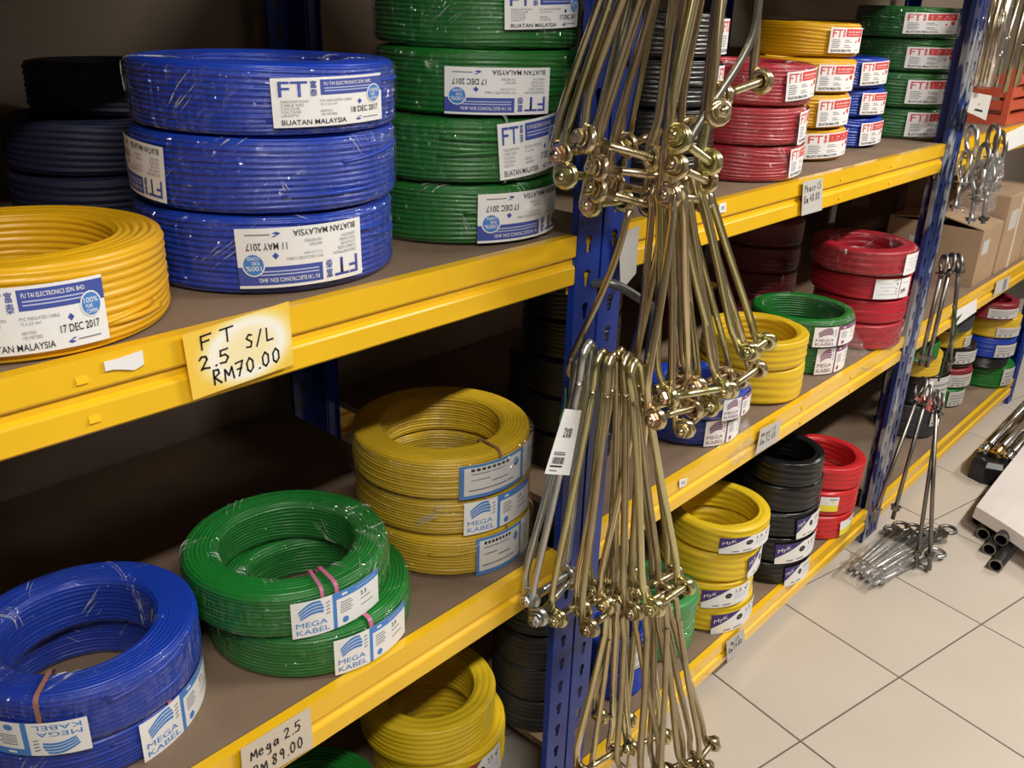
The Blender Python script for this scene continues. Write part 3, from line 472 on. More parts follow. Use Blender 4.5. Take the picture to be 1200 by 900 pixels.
# ================================================================== cable coils
WIND = {}
def winding_mesh(key, Rr, Wd, H, d, amp, seg, seed, sq=.010, loose=.0012, crosses=2):
    """a coil of wound cable: rounded ring section whose skin is the turns of cable, slightly wandering"""
    if key in WIND: return WIND[key]
    rs = np.random.default_rng(seed); ri = Rr - Wd
    P = []; c = sq                                                # rounded-rectangle outline, start outside bottom, counter-clockwise in (r, z)
    def arc(cx, cz, a0, a1): return [(cx + c*math.cos(a), cz + c*math.sin(a)) for a in np.linspace(a0, a1, 6)]
    corner = arc(Rr-c, c, -math.pi/2, 0) + arc(Rr-c, H-c, 0, math.pi/2) + arc(ri+c, H-c, math.pi/2, math.pi) + arc(ri+c, c, math.pi, 1.5*math.pi)
    cor = np.array(corner + [corner[0]]); L = np.r_[0, np.cumsum(np.linalg.norm(np.diff(cor, axis=0), axis=1))]
    rows = max(12, int(round(L[-1]/d))); npt = rows*5
    s = np.linspace(0, L[-1], npt, endpoint=False); pr = np.interp(s, L, cor[:,0]); pz = np.interp(s, L, cor[:,1])
    tr = np.gradient(pr); tz = np.gradient(pz); nn = np.hypot(tr, tz); nr, nz = tz/nn, -tr/nn
    th = np.linspace(0, 2*math.pi, seg, endpoint=False)
    T, Sx = np.meshgrid(th, s/L[-1]*rows, indexing='ij')
    wob = sum(.22*np.sin(T*k + rs.uniform(0,6.3) + Sx*rs.uniform(-.5,.5))/k**.6 for k in (1,2,3,5))
    phase = Sx + wob + T/(2*math.pi)
    bump = np.abs(np.sin(math.pi*phase))**.75
    rowid = np.floor(phase)
    rj = np.sin(rowid*12.9898 + seed)*43758.5; rj = rj - np.floor(rj)                # each turn sits a little proud or sunk
    swell = sum(np.sin(T*k + rs.uniform(0,6.3))*loose/k for k in (1,2,3))
    off = -amp*d*(1-bump) - rj*amp*d*.55 + swell*.5
    X = pr[None,:] + nr[None,:]*off; Zz = pz[None,:] + nz[None,:]*off; Zz = np.clip(Zz, 0.0, H)
    V = np.stack([X*np.cos(T), X*np.sin(T), Zz], -1).reshape(-1,3)
    idx = np.arange(seg*npt).reshape(seg, npt); a = idx; b = np.roll(idx,-1,0); cc = np.roll(b,-1,1); dd = np.roll(idx,-1,1)
    F = np.stack([a,b,cc,dd], -1).reshape(-1,4)
    nv = len(V); nf = len(F)
    me = bpy.data.meshes.new('winding')
    ex = MB()
    for q in range(crosses):                                      # a turn or two that slants across the others
        t0 = rs.uniform(-2.6,-.6); t1 = t0 + rs.uniform(.6,1.2); z0 = rs.uniform(.2,.8)*H; z1 = min(max(z0 + rs.uniform(-1,1)*2.2*d, .15*H), .85*H)
        ts = np.linspace(t0, t1, 14)
        ex.tube([((Rr-.3*d + .34*d*math.sin((t-t0)/(t1-t0)*math.pi))*math.cos(t), (Rr-.3*d + .34*d*math.sin((t-t0)/(t1-t0)*math.pi))*math.sin(t), z0+(z1-z0)*(t-t0)/(t1-t0)) for t in ts], d*.42, 6)
    vs = np.r_[V, np.array(ex.v)] if ex.v else V
    me.from_pydata(vs.tolist(), [], F.tolist() + [tuple(i+nv for i in f) for f in ex.f])
    me.polygons.foreach_set('use_smooth', [True]*len(me.polygons)); me.update(); WIND[key] = me; return me
FILM = {}
def film_mesh(Rr, Wd, H, seed, gap=.0016):
    key = (round(Rr,2), round(Wd,2), round(H,2), seed)
    if key in FILM: return FILM[key]
    rs = np.random.default_rng(seed+50); seg, m = 96, 36; c = .011; ri = Rr-Wd; Ro = Rr+gap; ri -= gap
    def arc(cx, cz, a0, a1): return [(cx + c*math.cos(a), cz + c*math.sin(a)) for a in np.linspace(a0, a1, 5)]
    cor = arc(Ro-c, c, -math.pi/2, 0)+arc(Ro-c, H-c+gap, 0, math.pi/2)+arc(ri+c, H-c+gap, math.pi/2, math.pi)+arc(ri+c, c, math.pi, 1.5*math.pi)
    cor = np.array(cor+[cor[0]]); L = np.r_[0, np.cumsum(np.linalg.norm(np.diff(cor,axis=0),axis=1))]; s = np.linspace(0,L[-1],m,endpoint=False)
    pr = np.interp(s,L,cor[:,0]); pz = np.interp(s,L,cor[:,1]); th = np.linspace(0,2*math.pi,seg,endpoint=False)
    T, J = np.meshgrid(th, np.arange(m), indexing='ij')
    wr = sum(np.sin(T*k + rs.uniform(0,6.3) + J*rs.uniform(-.35,.35))*.00045 for k in (9,17,26,37)) + rs.normal(0,.00022,T.shape)
    X = pr[None,:] + wr; Zz = np.clip(pz[None,:] + wr*.5, .0002, H+gap)
    V = np.stack([X*np.cos(T), X*np.sin(T), Zz],-1).reshape(-1,3)
    idx = np.arange(seg*m).reshape(seg,m); F = np.stack([idx,np.roll(idx,-1,0),np.roll(np.roll(idx,-1,0),-1,1),np.roll(idx,-1,1)],-1).reshape(-1,4)
    me = bpy.data.meshes.new('plastic_wrap'); me.from_pydata(V.tolist(), [], F.tolist())
    uvl = me.uv_layers.new(name='around'); ii, jj = np.meshgrid(np.arange(seg), np.arange(m), indexing='ij')
    uu = np.stack([ii, ii+1, ii+1, ii], -1).reshape(-1)/seg; vv = np.stack([jj, jj, jj+1, jj+1], -1).reshape(-1)/m
    uvl.data.foreach_set('uv', np.stack([uu, vv], -1).reshape(-1).astype(np.float32)); me.polygons.foreach_set('use_smooth',[True]*len(me.polygons)); me.update()
    FILM[key] = me; return me
FOLD = {}
def fold_mesh(Rr, Wd, H, seed, gap=.0020):
    """raised creases where the wrap is pulled over the ring: thin ribs in loose clusters"""
    key = (round(Rr,2), round(Wd,2), round(H,2), seed)
    if key in FOLD: return FOLD[key]
    rs = np.random.default_rng(seed+90); c = .011; Ro = Rr+gap; ri = Rr-Wd-gap
    def arc(cx, cz, a0, a1): return [(cx + c*math.cos(a), cz + c*math.sin(a)) for a in np.linspace(a0, a1, 5)]
    cor = np.array([(Ro, c)] + arc(Ro-c, H-c+gap, 0, math.pi/2) + arc(ri+c, H-c+gap, math.pi/2, math.pi) + [(ri, .15*H)])
    L = np.r_[0, np.cumsum(np.linalg.norm(np.diff(cor,axis=0),axis=1))]
    mb = MB()
    for q in range(18):
        t0 = rs.uniform(0, 6.283); s0 = rs.uniform(0, .8)*L[-1]; sl = rs.uniform(-1.6, 1.6)
        for k in range(rs.integers(2, 7)):
            a = t0 + k*rs.uniform(.012,.04); b0 = s0 + rs.uniform(-.01,.02); ln = rs.uniform(.012,.048); n = 7; pts = []
            for i in range(n):
                u_ = i/(n-1); ss = min(max(b0 + ln*u_, 0), L[-1]); th = a + sl*ln*u_/Rr + .006*math.sin(u_*5+k)
                r_ = np.interp(ss, L, cor[:,0]); z_ = np.interp(ss, L, cor[:,1]); pts.append((r_*math.cos(th), r_*math.sin(th), z_))
            rad = rs.uniform(.0003,.0008); rr_ = [rad*.15] + [rad*(.6+.4*math.sin(math.pi*i/(n-1))) for i in range(1,n-1)] + [rad*.15]
            if all((Vector(pts[i+1])-Vector(pts[i])).length > 1e-5 for i in range(n-1)): mb.tube(pts, rr_, 4)
    me = bpy.data.meshes.new('film_fold'); me.from_pydata([tuple(map(float,p)) for p in mb.v], [], mb.f); me.polygons.foreach_set('use_smooth',[True]*len(me.polygons)); me.materials.append(M['film_fold']); me.update()
    FOLD[key] = me; return me
def ring_band(Rr, Wd, H, ang, width, parent, m, name='cable_tie', g=.0028):
    """a tie looped round the section of the coil at one angle"""
    prof = []; c = .010; ri = Rr-Wd-g; Ro = Rr+g
    for cx, cz, a in ((Ro-c, c-g, -math.pi/2), (Ro-c, H-c+g, 0), (ri+c, H-c+g, math.pi/2), (ri+c, c-g, math.pi)):
        for q in np.linspace(a, a+math.pi/2, 4): prof.append((cx+c*math.cos(q), max(cz+c*math.sin(q), .0004)))
    n = len(prof); v = []; dx = width/2
    for sgn in (-1,1):
        for r_, z_ in prof: v.append((r_*math.cos(ang)-sgn*dx*math.sin(ang), r_*math.sin(ang)+sgn*dx*math.cos(ang), z_))
    return obj(name, v, [(i,n+i,n+(i+1)%n,(i+1)%n) for i in range(n)], m, None, parent, True)
# stack: colour, width ratio, cable diameter, groove depth, segments, plastic wrap, words for the place
ST = dict(
 ft_blue=('royal_blue',.40,.0068,.42,84,1,'blue','blue stack of three on the near upper shelf'),
 ft_yellow=('yellow',.36,.0075,.30,96,0,'yellow','alone'),
 ft_green=('green',.40,.0068,.42,84,1,'green','tall green stack beside the blue stack, near upper shelf'),
 red_ft=('crimson',.40,.0066,.40,64,1,'red','red stack on the middle upper shelf'),
 yel_ft=('yellow',.40,.0070,.40,64,0,'yellow','yellow stack behind the red stack, middle upper shelf'),
 blu_ft=('deep_blue',.40,.0070,.40,56,0,'blue','small blue stack right of yellow stack, middle upper shelf'),
 grn_ft=('green',.40,.0075,.40,60,1,'green','green stack by the scraped blue post, middle upper shelf'),
 mega_blue=('deep_blue',.36,.0056,.36,96,1,'blue','blue pair at the front end of the near middle shelf'),
 mega_green=('leaf_green',.34,.0058,.40,96,1,'green','green pair on the near middle shelf'),
 mega_yel=('mustard',.34,.0058,.40,90,1,'yellow','yellow stack of three on the near middle shelf'),
 blu2=('deep_blue',.34,.0070,.30,56,1,'blue','blue pair behind the hanging bows, middle shelf'),
 yel2=('straw',.27,.0210,.13,64,0,'yellow','unlabelled yellow pair on the middle shelf'),
 grn2=('green',.22,.0075,.30,60,1,'green','green pair on the middle shelf'),
 red2=('crimson',.34,.0190,.14,60,1,'red','red stack of four by the scraped post, middle shelf'),
 mky=('lemon',.26,.0210,.13,64,0,'yellow','yellow stack of four on the middle bottom shelf'),
 mkb=('black',.28,.0200,.13,60,0,'black','black stack on the middle bottom shelf'),
 mkr=('red',.26,.0200,.13,56,0,'red','red stack behind the black stack, bottom shelf'),
 mky_l=('lemon',.34,.0130,.18,84,0,'yellow','yellow pair on the near bottom shelf'),
 grn_bot=('green',.36,.0075,.3,64,0,'green','green pair on the near bottom shelf under the buff price card'),
 grn_low=('pale_green',.26,.0080,.25,48,1,'green','pale green pair behind the hanging bows, bottom shelf'),
 bayA=(('charcoal','black','mustard','green'),.3,.010,.25,40,0,None,'mixed stack just past the scraped post, far bottom shelf'),
 bayB=(('green','maroon','black','mustard','charcoal'),.3,.010,.25,40,0,None,'mixed middle stack on the far bottom shelf'),
 bayC=(('green','black','deep_blue','mustard','maroon'),.3,.010,.25,40,0,None,'mixed stack farthest along the far bottom shelf'),
 navy_back=('navy',.4,.009,.3,40,0,'dark navy','navy stack in shade behind the blue stack, upper shelf'),
 maroon_back=('maroon',.4,.009,.3,40,0,'dark maroon','maroon pair in shade behind the single yellow coil'),
 blk_mid=('black',.36,.009,.25,56,2,'black','black wrapped stack in shade left of the near post'),
 blk_low=('charcoal',.32,.012,.25,56,0,'dark','dark stack left of near post, bottom shelf'),
 maroon_mid=('maroon',.36,.010,.28,48,1,'dark red','dark red stack at the back of the middle shelf'),
 grey_low=('charcoal',.36,.008,.35,48,0,'dark grey','dark grey stack behind the red one, bottom shelf'),
 hid_ft=('black',.4,.008,.35,40,0,'black','black stack hidden behind the hanging bows, upper shelf'),
 hid_blue=('deep_blue',.36,.008,.35,40,0,'blue','blue pair behind the hanging bows, bottom shelf'),
 hid_blk=('black',.34,.010,.25,40,0,'black','black pair behind the hanging bows, middle shelf'),
)
def st(x, y, r, z, hs):
    o = []
    for h in hs: o.append((x, y, r, z, h)); z += h
    return o
COILS['grn_ft'] = [(x, y+.008, r, z, h) for x, y, r, z, h in COILS['grn_ft']]
COILS['navy_back'] = st(.60, .56, .125, Z1, (.078,.075)) + [(.655,.585,.125,Z1+.153,.07)]
COILS['maroon_back'] = st(.30, .60, .13, Z1, (.07,.065))
COILS['blk_mid'] = st(1.36, .24, .10, Z2, (.082,.08,.08,.08,.08))
COILS['blk_low'] = st(1.262, .205, .102, Z3, (.085,.085,.085,.085,.07))
COILS['maroon_mid'] = st(2.52, .43, .118, Z2, (.080,.078,.078,.075))
COILS['grey_low'] = st(2.83, .30, .14, Z3, (.085,.085,.085,.085)); COILS['grey_low'] = [(2.50,.42,.135,c[3],c[4]) for c in COILS['grey_low']]
COILS['hid_ft'] = st(1.44, .16, .13, Z1, (.08,.08,.08,.075))
COILS['hid_blue'] = st(1.445, .13, .085, Z3, (.08,.08))
COILS['hid_blk'] = st(1.50, .41, .09, Z2, (.08,.08))
COILS['grn_bot'] = st(.661,.215,.13,Z3,(.082,.08)); COILS['mky_l'] = [(1.005,.25,.139,Z3,.106),(.98,.257,.139,Z3+.106,.092)]
COILS['grn_low'] = st(1.642, .15, .108, Z3, (.085,.075))
LABS = LABS + [['hid_ft',3,'FTR',0,-1.05,.11,.1,.86,0],['hid_ft',2,'FTR',0,-1.0,.11,.1,.86,0],['hid_blue',1,'FTB',0,-1.3,.13,.1,.86,0],['hid_blk',1,'MPL',0,-1.3,.12,.1,.86,0]]
ORD = {1:[''],2:['lower','upper'],3:['bottom','middle','topmost'],4:['bottom','second lowest','second highest','topmost'],5:['bottom','second lowest','central','second highest','topmost']}
ROOT = {}
for s, cs in COILS.items():
    if s not in ST: continue
    colk, wr, d, amp, seg, wrap, cw, place = ST[s]; n = len(cs)
    for i, (x, y, r, z, h) in enumerate(cs):
        ck = colk[i] if isinstance(colk, tuple) else colk
        word = cw or ck.replace('_', ' ')
        if s == 'ft_yellow': lab = 'single large yellow cable coil at the front end of the near upper shelf'
        else: lab = ('%s %s coil of the %s' % (ORD[n][i], word, place)) if isinstance(colk, tuple) else ('%s coil of the %s' % (ORD[n][i], place))
        e = empty('cable_coil', (x, y, z), lab, 'cable coil', place if n > 1 else None)
        var = (i*7 + len(s)*3) % 3
        R0, H0 = cs[0][2], cs[0][4]
        me = winding_mesh((s, var), R0, R0*wr, H0-.0015, d, amp, seg, 11*var + len(s)*5 + 1, loose=.0022 if s in ('ft_green','ft_blue','mega_blue') else .0014, crosses=0 if d > .012 else 3 if seg >= 80 else 1)
        o = bpy.data.objects.new('winding', me); link(o, e); o.scale = (r/R0, r/R0, (h-.0012)/(H0-.0015)); 
        if not isinstance(colk, tuple): 
            if not me.materials: me.materials.append(CAB[ck])
        else:
            if not me.materials: me.materials.append(CAB[ck])
            o.material_slots[0].link = 'OBJECT'; o.material_slots[0].material = CAB[ck]
        o.rotation_euler = (0, 0, rnd.uniform(-.5, .5))
        if wrap == 1 and not (s == 'red2' and i in (1,2)):
            fo = bpy.data.objects.new('plastic_wrap', film_mesh(R0, R0*wr, H0-.004, (len(s)+i) % 3)); link(fo, e); fo.scale = (r/R0, r/R0, (h-.004)/(H0-.004)); fo.rotation_euler = (0,0,rnd.uniform(0,6.28))
            if not fo.data.materials: fo.data.materials.append(M['film'])
            link(bpy.data.objects.new('film_fold', fold_mesh(R0, R0*wr, H0-.004, (len(s)+i) % 3)), fo)['kind'] = 'stuff'
        ROOT[(s, i)] = (e, (x, y, r, z, h), wr)
for s, i, t, flip, ang, w, zb, zt, tilt in LABS:
    e, c, wr = ROOT[(s, i)]; wrap_label(art(t, s, i), c, ang, w, zb, zt, flip, tilt, e)
for s, i, ang, wd, m in (('mega_green',1,-1.86,.005,'pink_tape'),('mega_green',1,-1.72,.006,'pink_tape'),('mega_green',0,-1.60,.007,'pink_tape'),('mega_yel',2,-1.67,.005,'brown_tape'),('mega_yel',1,-1.87,.004,'brown_tape'),('mega_yel',0,-1.59,.004,'brown_tape'),('mega_blue',1,-2.30,.006,'brown_tape'),('mega_blue',0,-1.23,.006,'pink_tape'),('ft_green',1,-1.9,.004,'ink_grey')):
    e, c, wr = ROOT[(s, i)]; ring_band(c[2], c[2]*wr, c[4], ang, wd, e, M[m])
def flap(e, P, seed):
    """a loose crumpled tail of wrap lying over the shelf edge: grid through four corners given in world space"""
    rs = np.random.default_rng(seed); n = 14; v = []; P = [np.array(p) for p in P]; o = np.array(e.location)
    for i in range(n):
        for j in range(n):
            a, b = i/(n-1), j/(n-1); q = P[0]*(1-a)*(1-b)+P[1]*a*(1-b)+P[2]*a*b+P[3]*(1-a)*b
            v.append(q - o + np.array((rs.normal(0,.0015), rs.normal(0,.0015), abs(rs.normal(0,.004)))))
    return obj('loose_wrap', v, [(i*n+j, i*n+n+j, i*n+n+j+1, i*n+j+1) for i in range(n-1) for j in range(n-1)], M['film_flap'], None, e, True)
e, c, wr = ROOT[('grn2',0)]; flap(e, [(2.30,.035,.722),(2.42,.10,.83),(2.46,-.006,.66),(2.34,-.010,.70)], 1)
e, c, wr = ROOT[('blu2',0)]; flap(e, [(1.60,.012,.7195),(1.75,.02,.74),(1.74,-.012,.68),(1.66,-.012,.66)], 2)

# ================================================================== price cards and stickers on the beams
F = Flat()
nS = 28                                                            # concentric pale rings on the card, whitest part-way out
RC = [(.60,(.85,.59,.10)),(.56,(.85,.63,.16)),(.525,(.86,.68,.25)),(.49,(.86,.74,.38)),(.46,(.87,.80,.55)),(.43,(.88,.86,.74)),(.39,(.88,.87,.80)),(.35,(.88,.83,.66)),(.31,(.87,.80,.56)),(.26,(.87,.78,.50)),(.20,(.86,.76,.45))]
for k, (ra, cc_) in enumerate(RC):
    m = 'card_%d' % k; M[m] = mat('card_print_%d' % (k+1), cc_, .45)
    F.poly([(min(1,max(0,.56+ra*.86*math.cos(2*math.pi*q/nS))), min(1,max(0,.5+ra*1.02*math.sin(2*math.pi*q/nS)))) for q in range(nS)], m, .1+.16*k)
pen(F,'F T',.13,.70,.20,.16,asp=1.7,t=.028,slope=.02); pen(F,'2.5',.10,.40,.20,.15,asp=1.7,t=.030,slope=.02); pen(F,'S/L',.54,.50,.20,.12,asp=1.7,t=.030,slope=.05); pen(F,'RM70.00',.20,.12,.22,.13,asp=1.7,t=.030,slope=.03)
M['card_base'] = mat('card_print_edge', (.84,.56,.07), .45)
tag(card('price_card', QUAD['card'], F, M['card_base']), 'large yellow sunburst price card with black handwriting, near upper beam', 'price tag')
F = Flat(); pen(F,'Mega 2.5',.12,.58,.24,.13,asp=1.45,t=.028,slope=.05); pen(F,'RM 89.00',.14,.14,.26,.13,asp=1.45,t=.028,slope=.06)
tag(card('price_card', QUAD['mega25'], F, M['paper_buff']), 'buff handwritten price card on the near middle beam below the green coils', 'price tag')
F = Flat(); pen(F,'Phase 1.5',.08,.66,.20,.14,asp=1.25,t=.018,slope=.06); pen(F,'Rm 48.00',.08,.34,.22,.14,asp=1.25,t=.018,slope=.06)
tag(card('price_card', QUAD['phase'], F, M['paper_grey']), 'grey handwritten price card on upper beam below the red coils', 'price tag')
F = Flat(); pen(F,'Mega 1.5',.10,.62,.20,.13,asp=1.7,t=.020,slope=.04); pen(F,'Rm 52.00',.10,.30,.24,.13,asp=1.7,t=.020,slope=.04)
tag(card('price_card', QUAD['mega15'], F, M['paper_grey']), 'grey handwritten price card on middle beam above the black coils', 'price tag')
F = Flat(); pen(F,'My 1.5',.22,.66,.18,.13,asp=1.2,t=.020,slope=.06); pen(F,'Rm 39.00',.10,.34,.24,.13,asp=1.2,t=.020,slope=.06)
tag(card('price_card', QUAD['myk'], F, M['paper_grey']), 'creased grey price card hanging from the bottom beam near yellow coils', 'price tag')
tag(card('price_sticker', QUAD['s21'], Flat().text('21',1,.3,.3,.7,.7,'ink_blue'), M['paper']), 'tiny white number sticker on the upper beam right of the bows', 'sticker')
tag(card('price_sticker', QUAD['s52'], Flat().text('52',1,.25,.3,.75,.7,'ink_blue'), M['paper']), 'tiny white number sticker on the middle beam right of the bows', 'sticker')
q = [np.array(p) for p in QUAD['torn']]; pts = [q[0], q[0]*.6+q[1]*.4+np.array((0,0,-.001)), q[1], q[2], q[2]*.7+q[3]*.3+np.array((0,0,-.003)), q[2]*.4+q[3]*.6+np.array((0,0,.001)), q[3]+np.array((.004,0,.004)), q[3]+np.array((-.003,0,.004))]
tag(obj('torn_sticker', [tuple(p) for p in pts]+[(p[0],-.0008,p[2]) for p in pts], [tuple(range(8))[::-1], tuple(range(8,16))]+[(i,(i+1)%8,8+(i+1)%8,8+i) for i in range(8)], M['paper']), 'torn remnant of a white sticker left of the yellow price card', 'sticker')
tag(card('price_strip', QUAD['bwhite'], None, M['paper']), 'long white paper strip on the far middle beam', 'price tag')
tag(card('price_strip', QUAD['bgrey'], Flat().rect(.55,.1,.8,.9,'ink_grey'), M['paper_grey']), 'grey marked paper strip on the far middle beam under the cartons', 'price tag')
tag(card('price_strip', QUAD['btop'], None, M['paper']), 'bright white strip on the far upper beam below the red crate', 'price tag')  # added strip, its white stands in for glare on the overexposed beam

# ================================================================== stay bows hanging from the near post
def bez(P, n):
    """smooth polyline through points (Catmull-Rom)"""
    P = [Vector(p) for p in P]; Q = [P[0]*2-P[1]] + P + [P[-1]*2-P[-2]]; out = []
    for i in range(1, len(Q)-2):
        for k in range(n):
            t = k/n; a, b, c, d = Q[i-1], Q[i], Q[i+1], Q[i+2]
            out.append(.5*((2*b)+(c-a)*t+(2*a-5*b+4*c-d)*t*t+(3*b-a-3*c+d)*t**3))
    return out + [P[-1]]
def stay_bow(tier, silver, A, E1, E2, k):
    A, E1, E2 = Vector(A), Vector(E1), Vector(E2)
    E2.y = min(E2.y, -.022); E1.y = min(E1.y, -.03)
    rr = .0054 + .0006*(k % 3) 
    if silver: rr = .0064
    Mid = (E1+E2)/2; D = (Mid-A).normalized(); X = (E2-E1); Lb = X.length; X.normalize()
    Y = D.cross(X).normalized(); X2 = Y.cross(D).normalized()       # X2: across, at right angles to the bow's axis
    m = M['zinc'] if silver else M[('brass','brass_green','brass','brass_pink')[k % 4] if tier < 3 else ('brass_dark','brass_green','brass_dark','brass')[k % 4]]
    lab = {1:'brass-coloured stay bow in the topmost tier hanging on the near post', 2:'brass-coloured stay bow in the second tier, hooked on the topmost bows', 3:'brass-coloured narrow-hooked stay bow in the third tier from the top', 4:'brass-coloured stay bow in the lowest tier, reaching the bottom shelf'}[tier]
    if silver: lab = 'silver zinc stay bow with the white barcode tag between its legs' if silver == 1 else lab
    e = empty('stay_bow', A, lab, 'bow', {1:'topmost tier of bows',2:'second tier of bows',3:'third tier of bows',4:'lowest tier of bows'}[tier] if not silver else 'silver bows')
    o = A
    hw = .013 + .002*(k % 2); hl = .055 if tier >= 3 else .03
    er = .0135                                                      # eye radius, eyes lie across the bolt
    def leg(sg, Ee):
        """from the crown down one side and round the eye"""
        side = X2*sg
        p = [A + side*hw*.72 + D*.004 + D*hw*.35, A + side*hw + D*hw*1.3, A + side*hw*1.02 + D*hl]
        kink = A + side*(hw*1.25) + D*(hl+.022)
        ax = X                                                      # bolt axis
        back = ax.cross(D).normalized()
        top = Ee - D*(er*1.0)
        start = Ee + back*er*1.0                                     # where the leg meets the eye
        low = kink.lerp(start - D*.05, .94)
        p += [kink, kink.lerp(low, .5), low + side*.004, start - D*.022]
        eye = [Ee + (back*math.cos(a) + D*math.sin(a))*er for a in np.linspace(0, 1.9*math.pi, 13)]
        return p, eye
    p1, e1 = leg(-1, E1); p2, e2 = leg(1, E2)
    path = [q for q in e1[::-1]] + bez(p1[::-1] + [A + Vector((0,0,0))] + p2, 4)[0:] + e2
    MB().tube([q - o for q in path], rr, 8).build('rod', m, e)
    bm_ = M['zinc'] if silver else m
    h1 = E1 - X*.020; h2 = E2 + X*.022
    sb = MB().tube([h1-o, E1.lerp(E2,.3)-o], .0062, 10).tube([E1.lerp(E2,.3)-o, E1.lerp(E2,.97)-o, h2-o], .0056, 10)
    for i in range(14): sb.prism(E1.lerp(E2, .36+.045*i)-o, X, .0062, .0022, 8, 0, 0.0, .0007, True)
    bolt = sb.build('bolt', bm_, e)
    MB().prism(E1 - X*.0155 - o, X, .0106, .0080, 6, 0, 0, .0012).build('bolt_head', M['copperish'] if k in (0, 9, 13, 14) else bm_, bolt)
    MB().prism(E2 + X*.0140 - o, X, .0106, .0090, 6, 0, 0, .0012, ph=.4).build('nut', bm_, bolt)
    MB().prism(E1 - X*.0095 - o, X, .0128, .0022, 16, 0, .0066).build('washer', bm_, bolt)
    MB().prism(E2 + X*.0085 - o, X, .0128, .0022, 16, 0, .0066).build('washer', bm_, bolt)
    return e
Rc = np.array(cam.matrix_world); cxyz = Rc[:3,3]
def seen_x(p): d = (np.array(p) - cxyz) @ Rc[:3,:3]; return d[0]/-d[2]
NTH = ['leftmost','second from left','third from left','fourth from left','fifth from left','sixth from left','seventh from left','eighth from left','ninth from left','tenth from left','eleventh from left','twelfth from left','rightmost']
RANK = {}
for tr in (1,2,3,4):
    ks = sorted([k for k, b in enumerate(BOWS) if b[0] == tr and not b[1]], key=lambda k: seen_x((np.array(BOWS[k][3])+np.array(BOWS[k][4]))/2))
    for q, k in enumerate(ks): RANK[k] = 'rightmost' if q == len(ks)-1 else NTH[q]
nsil = 0
for k, (tier, silver, A, E1, E2) in enumerate(BOWS):
    if silver: nsil += 1
    b = stay_bow(tier, silver, A, E1, E2, k)
    if not silver: b['label'] = 'brass-coloured stay bow, its bolt %s in the %s tier of hanging bows' % (RANK[k], {1:'topmost',2:'second',3:'third',4:'lowest'}[tier])
    if silver: b['label'] = 'silver zinc stay bow, the %s of the two silver ones left of the third tier' % ('front' if nsil == 1 else 'rear')
mb = MB(); mb.tube([(1.09,.02,1.83),(1.09,-.03,1.835),(1.09,-.34,1.835),(1.09,-.36,1.85)], .008, 10); 
tag(mb.build('hanging_peg', M['steel_grey']), 'steel peg sticking out of the near post above the bows', 'hook')
mb = MB(); mb.tube(bez([(1.012,-.12,1.34),(1.008,-.10,1.25),(.992,-.06,1.13),(.985,-.055,1.105),(.990,-.052,1.085),(1.002,-.055,1.078)], 6), .005, 8)
tag(mb.build('hook_rod', M['brass_dark']), 'long thin brass rod with bent end, left of second tier', 'rod')
mb = MB(); mb.tube(bez([(1.10,.004,1.19),(1.115,-.03,1.195),(1.16,-.055,1.165),(1.185,-.06,1.145),(1.19,-.06,1.10),(1.185,-.06,1.0)], 6), .0075, 8)
tag(mb.build('bent_rod', M['steel_grey']), 'thick dull grey bent rod beside the near post', 'rod')
mb = MB(); mb.tube(bez([(1.15,-.20,1.62),(1.145,-.195,1.55),(1.09,-.165,1.45),(1.075,-.16,1.42)], 6), .0055, 8)
tag(mb.build('grey_rod', M['iron']), 'plain grey rod slanting through the topmost tier of bows', 'rod')
F = Flat(); pen(F,'2X10',.30,.58,.14,.15,asp=.45,t=.014); F.rect(.12,.30,.62,.325,'ink_grey',2); F.rect(.12,.335,.62,.35,'ink_grey',2)
for i in range(11): F.rect(.14+.045*i,.165,.16+.045*i+.012*(i%3),.27,'ink_grey' if i%2 else 'ink',2,1)
F.rect(.10,.115,.60,.14,'ink',2); F.rect(.12,.05,.42,.07,'ink_grey',2)
tag(card('barcode_tag', QUAD['tag'], F, M['paper']), 'white barcode tag marked 2X10 hanging by the silver bows', 'tag')
tag(card('paper_tag', QUAD['rearcard'], None, M['paper_grey']), 'blank grey card behind the second tier of bows', 'tag')
mb = MB(); mb.tube(bez([(.99,-.045,1.06),(.985,-.05,1.035),(.975,-.05,1.015),(.982,-.045,1.0),(.972,-.05,.985)], 5), .0014, 6)
tag(mb.build('twist_tie', M['green_wire']), 'green wire twist between the silver bow legs', 'tie')

# ================================================================== things at the scraped post
def eye_rod(A, B, ro, label, group, mat_, k):
    A, B = Vector(A), Vector(B); e = empty('eye_rod', A, label, 'rod', group); D = (B-A).normalized(); s = D.cross(Vector((.8,.6,0))).normalized(); s = s.cross(D).normalized()
    c = A + D*ro; pts = [c + (s*math.sin(q) - D*math.cos(q))*ro for q in np.linspace(-math.pi*.92, math.pi*.92, 18)]
    path = [c + D*ro*1.6] + [c + (s*math.sin(q) - D*math.cos(q))*ro for q in np.linspace(math.pi*.86, -math.pi*.86, 18)]
    MB().tube([q-A for q in path] , .006, 8).build('eye', mat_, e)
    L = (B-A).length; st_ = A + D*ro*1.9
    sh = MB().tube([st_-A, B-A], .0065, 8)
    sh.build('shank', mat_, e)
    for t, r_, h_, n_, nm in ((ro*2.3/L, .017, .003, 16, 'washer'), (.90, .016, .003, 16, 'washer'), (.92, .0125, .010, 6, 'nut')):
        MB().prism(A.lerp(B, t)-A, D, r_, h_, n_).build(nm, mat_, e)
    return e
